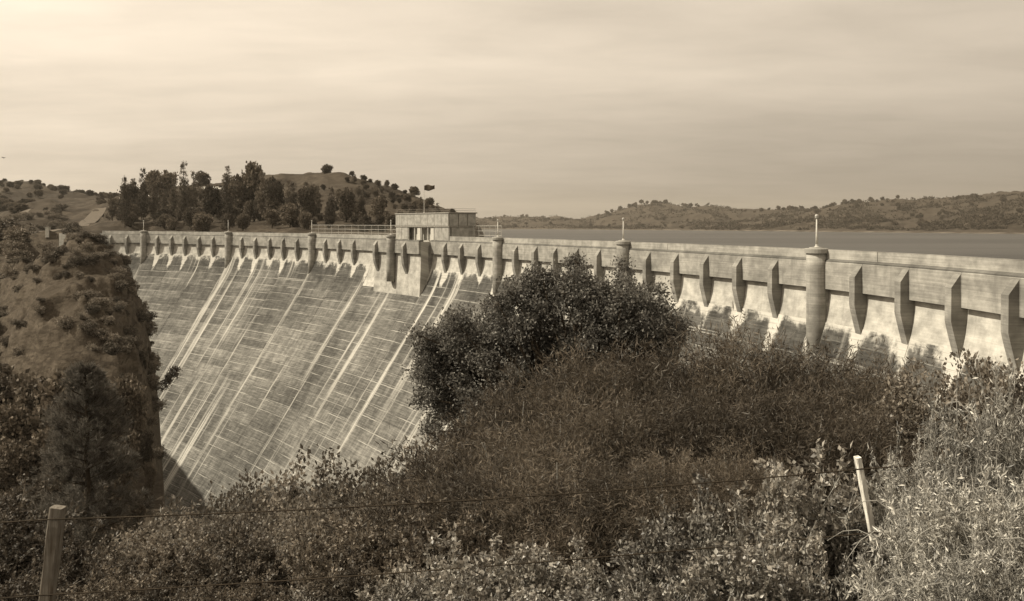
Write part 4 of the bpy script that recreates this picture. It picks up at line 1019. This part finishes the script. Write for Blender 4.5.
# pine at left, 40 m away
def left_pine():
    r = np.random.default_rng(15); dep = 40.0; x, y, z = ground_at(84, dep); h = top_h(84, 362, dep); root = empty('young_pine', (x, y, z)); b = MB()
    branch(b, (0, 0, -.3), (.1, 0, h * .97), .16, .02, r, .03, 8, 8); b.build('trunk', M['bark'], root)
    P, Dv = [], []; lb = MB()
    for i in range(120):
        u = (i + .5) / 120; zz = h * (.10 + .86 * u); ln = 3.3 * (1 - u) ** .62 * r.uniform(.65, 1.05) + .35; a = r.uniform(0, 6.28); d = np.array([math.cos(a), math.sin(a), .35 + .5 * u]); p0 = np.array([.1 * u, 0, zz]); p1 = p0 + unit(d) * ln
        lb.tube([p0, (p0 + p1) / 2 + np.array([0, 0, -.06 * ln]), p1], [.03, .02, .006], 4)
        for s_ in range(int(5 + ln * 5)):
            v = r.uniform(.25, 1.0); c = p0 + (p1 - p0) * v + r.normal(size=3) * .16 * ln * .5; m = 34; dd = unit(unit(d) * .8 + r.normal(size=(m, 3)) * .5 + np.array([0, 0, .35])); P.append(c + r.normal(size=(m, 3)) * .06); Dv.append(dd)
    lb.build('limbs', M['bark'], root); P = np.concatenate(P); Dv = np.concatenate(Dv)
    obj('crown', leaf_mesh('crown', P, Dv, r.uniform(.18, .36, len(P)), r.uniform(.018, .034, len(P)), M['pine'], r), None, root)
    tag(root, 'young bushy pine with long needles in the gully at left', 'tree')
left_pine()

# ------------------------------------------------------------------ wire fence
def fence():
    dl, dr = 7.4, 7.4
    def at(px, py, d): return Vector(((px - 512) / F * d, d, ZC + (HY - py) * d / F))
    base = ground_at(300, 7.4); r = empty('wire_fence', base); o = Vector(base)
    t0 = at(58, 507, dl) - o; b0 = at(40, 664, dl) - o
    def post(a, c, w, t, mat, label):
        u = (a - c).normalized(); s = Vector((1, 0, 0)); s = (s - u * s.dot(u)).normalized(); q = u.cross(s); m = 6; V = []
        for i in range(m + 1):
            p = c + (a - c) * i / m
            for (e1, e2) in ((-.5, -.38), (-.38, -.5), (.38, -.5), (.5, -.38), (.5, .38), (.38, .5), (-.38, .5), (-.5, .38)):
                k = 1 + .05 * math.sin(i * 2.3 + e1 * 9); V.append(p + s * e1 * w * k + q * e2 * t * k)
        Fc = [(i * 8 + j, i * 8 + (j + 1) % 8, (i + 1) * 8 + (j + 1) % 8, (i + 1) * 8 + j) for i in range(m) for j in range(8)] + [tuple(range(8))[::-1], tuple(m * 8 + j for j in range(8))]
        p = obj('post', mesh('post', V, Fc), mat, r); p['label'] = label
    post(t0, b0, .112, .10, M['post'], 'weathered grey wooden fence post leaning left')
    t1 = at(857.5, 457, dr) - o; b1 = at(893, 640, dr) - o
    post(t1, b1, .046, .08, M['palepost'], 'pale sunlit fence post leaning right')
    def wire(p, q, sag, ext):
        p, q = p + Vector((0, -.06, 0)), q + Vector((0, -.06, 0)); pts = []
        for i in range(-8, 49):
            u = i / 40; pts.append(p + (q - p) * u + Vector((0, 0, -sag * 4 * u * (1 - u) if 0 < u < 1 else 0)))
        b = MB(); b.tube(pts, .006, 5)
        for i in range(60):                      # barbs
            u = (i + .5) / 60; c = p + (q - p) * u + Vector((0, 0, -sag * 4 * u * (1 - u)))
            for s in (-1, 1): b.tube([c + Vector((0, 0, -.014)), c + Vector((.012 * s, .0, .016))], .002, 3)
        b.build('wire', M['rust'], r)
    wire(at(53, 517, dl) - o, at(859, 467, dr) - o, .06, 0); wire(at(47, 592, dl) - o, at(872, 530, dr) - o, .04, 0)
    tag(r, 'barbed wire fence with one grey and one pale leaning post in the foreground', 'fence')
fence()

# bird in the upper left sky
def bird():
    p = (-0.598 * 120, 120, ZC + (HY - 158) * 120 / F); r = empty('bird', p)
    V = [(-.18, 0, 0), (.16, 0, .02), (0, .06, .0), (0, -.06, .0), (.0, 0, .06), (0, 0, -.05)]
    obj('body', mesh('body', V, [(0, 2, 4), (0, 4, 3), (0, 3, 5), (0, 5, 2), (1, 4, 2), (1, 3, 4), (1, 5, 3), (1, 2, 5)]), M['bird'], r)
    for s in (-1, 1): obj('wing', mesh('wing', [(.08, s * .04, .02), (-.10, s * .04, .02), (-.06, s * .35, .12), (-.02, s * .5, .06), (.04, s * .3, .13), (0, s * .2, .05)], [(0, 1, 2, 4), (4, 2, 3), (0, 4, 5), (1, 5, 2), (4, 3, 5), (2, 5, 3), (0, 5, 1)]), M['bird'], r)
    tag(r, 'tiny dark bird flying at the left edge of the sky', 'bird')
bird()

# ------------------------------------------------------------------ air
HAZE = 0.00006
def haze():
    t = NT('haze_air'); v = t.n('ShaderNodeVolumePrincipled'); v.inputs['Color'].default_value = (1.0, .93, .80, 1); v.inputs['Density'].default_value = HAZE; v.inputs['Anisotropy'].default_value = .3
    t.L.new(v.outputs[0], t.out.inputs['Volume'])
    b = MB(); b.box((0, 4200, 100), (24000, 9200, 420)); tag(b.build('haze', t.mat), kind='stuff')
if HAZE: haze()
relabel()
print('tris', sum(len(m.loop_triangles) if m.loop_triangles else sum(len(p.vertices) - 2 for p in m.polygons) if len(m.polygons) < 5000 else len(m.polygons) * (len(m.loops) // len(m.polygons) - 2) for m in bpy.data.meshes))
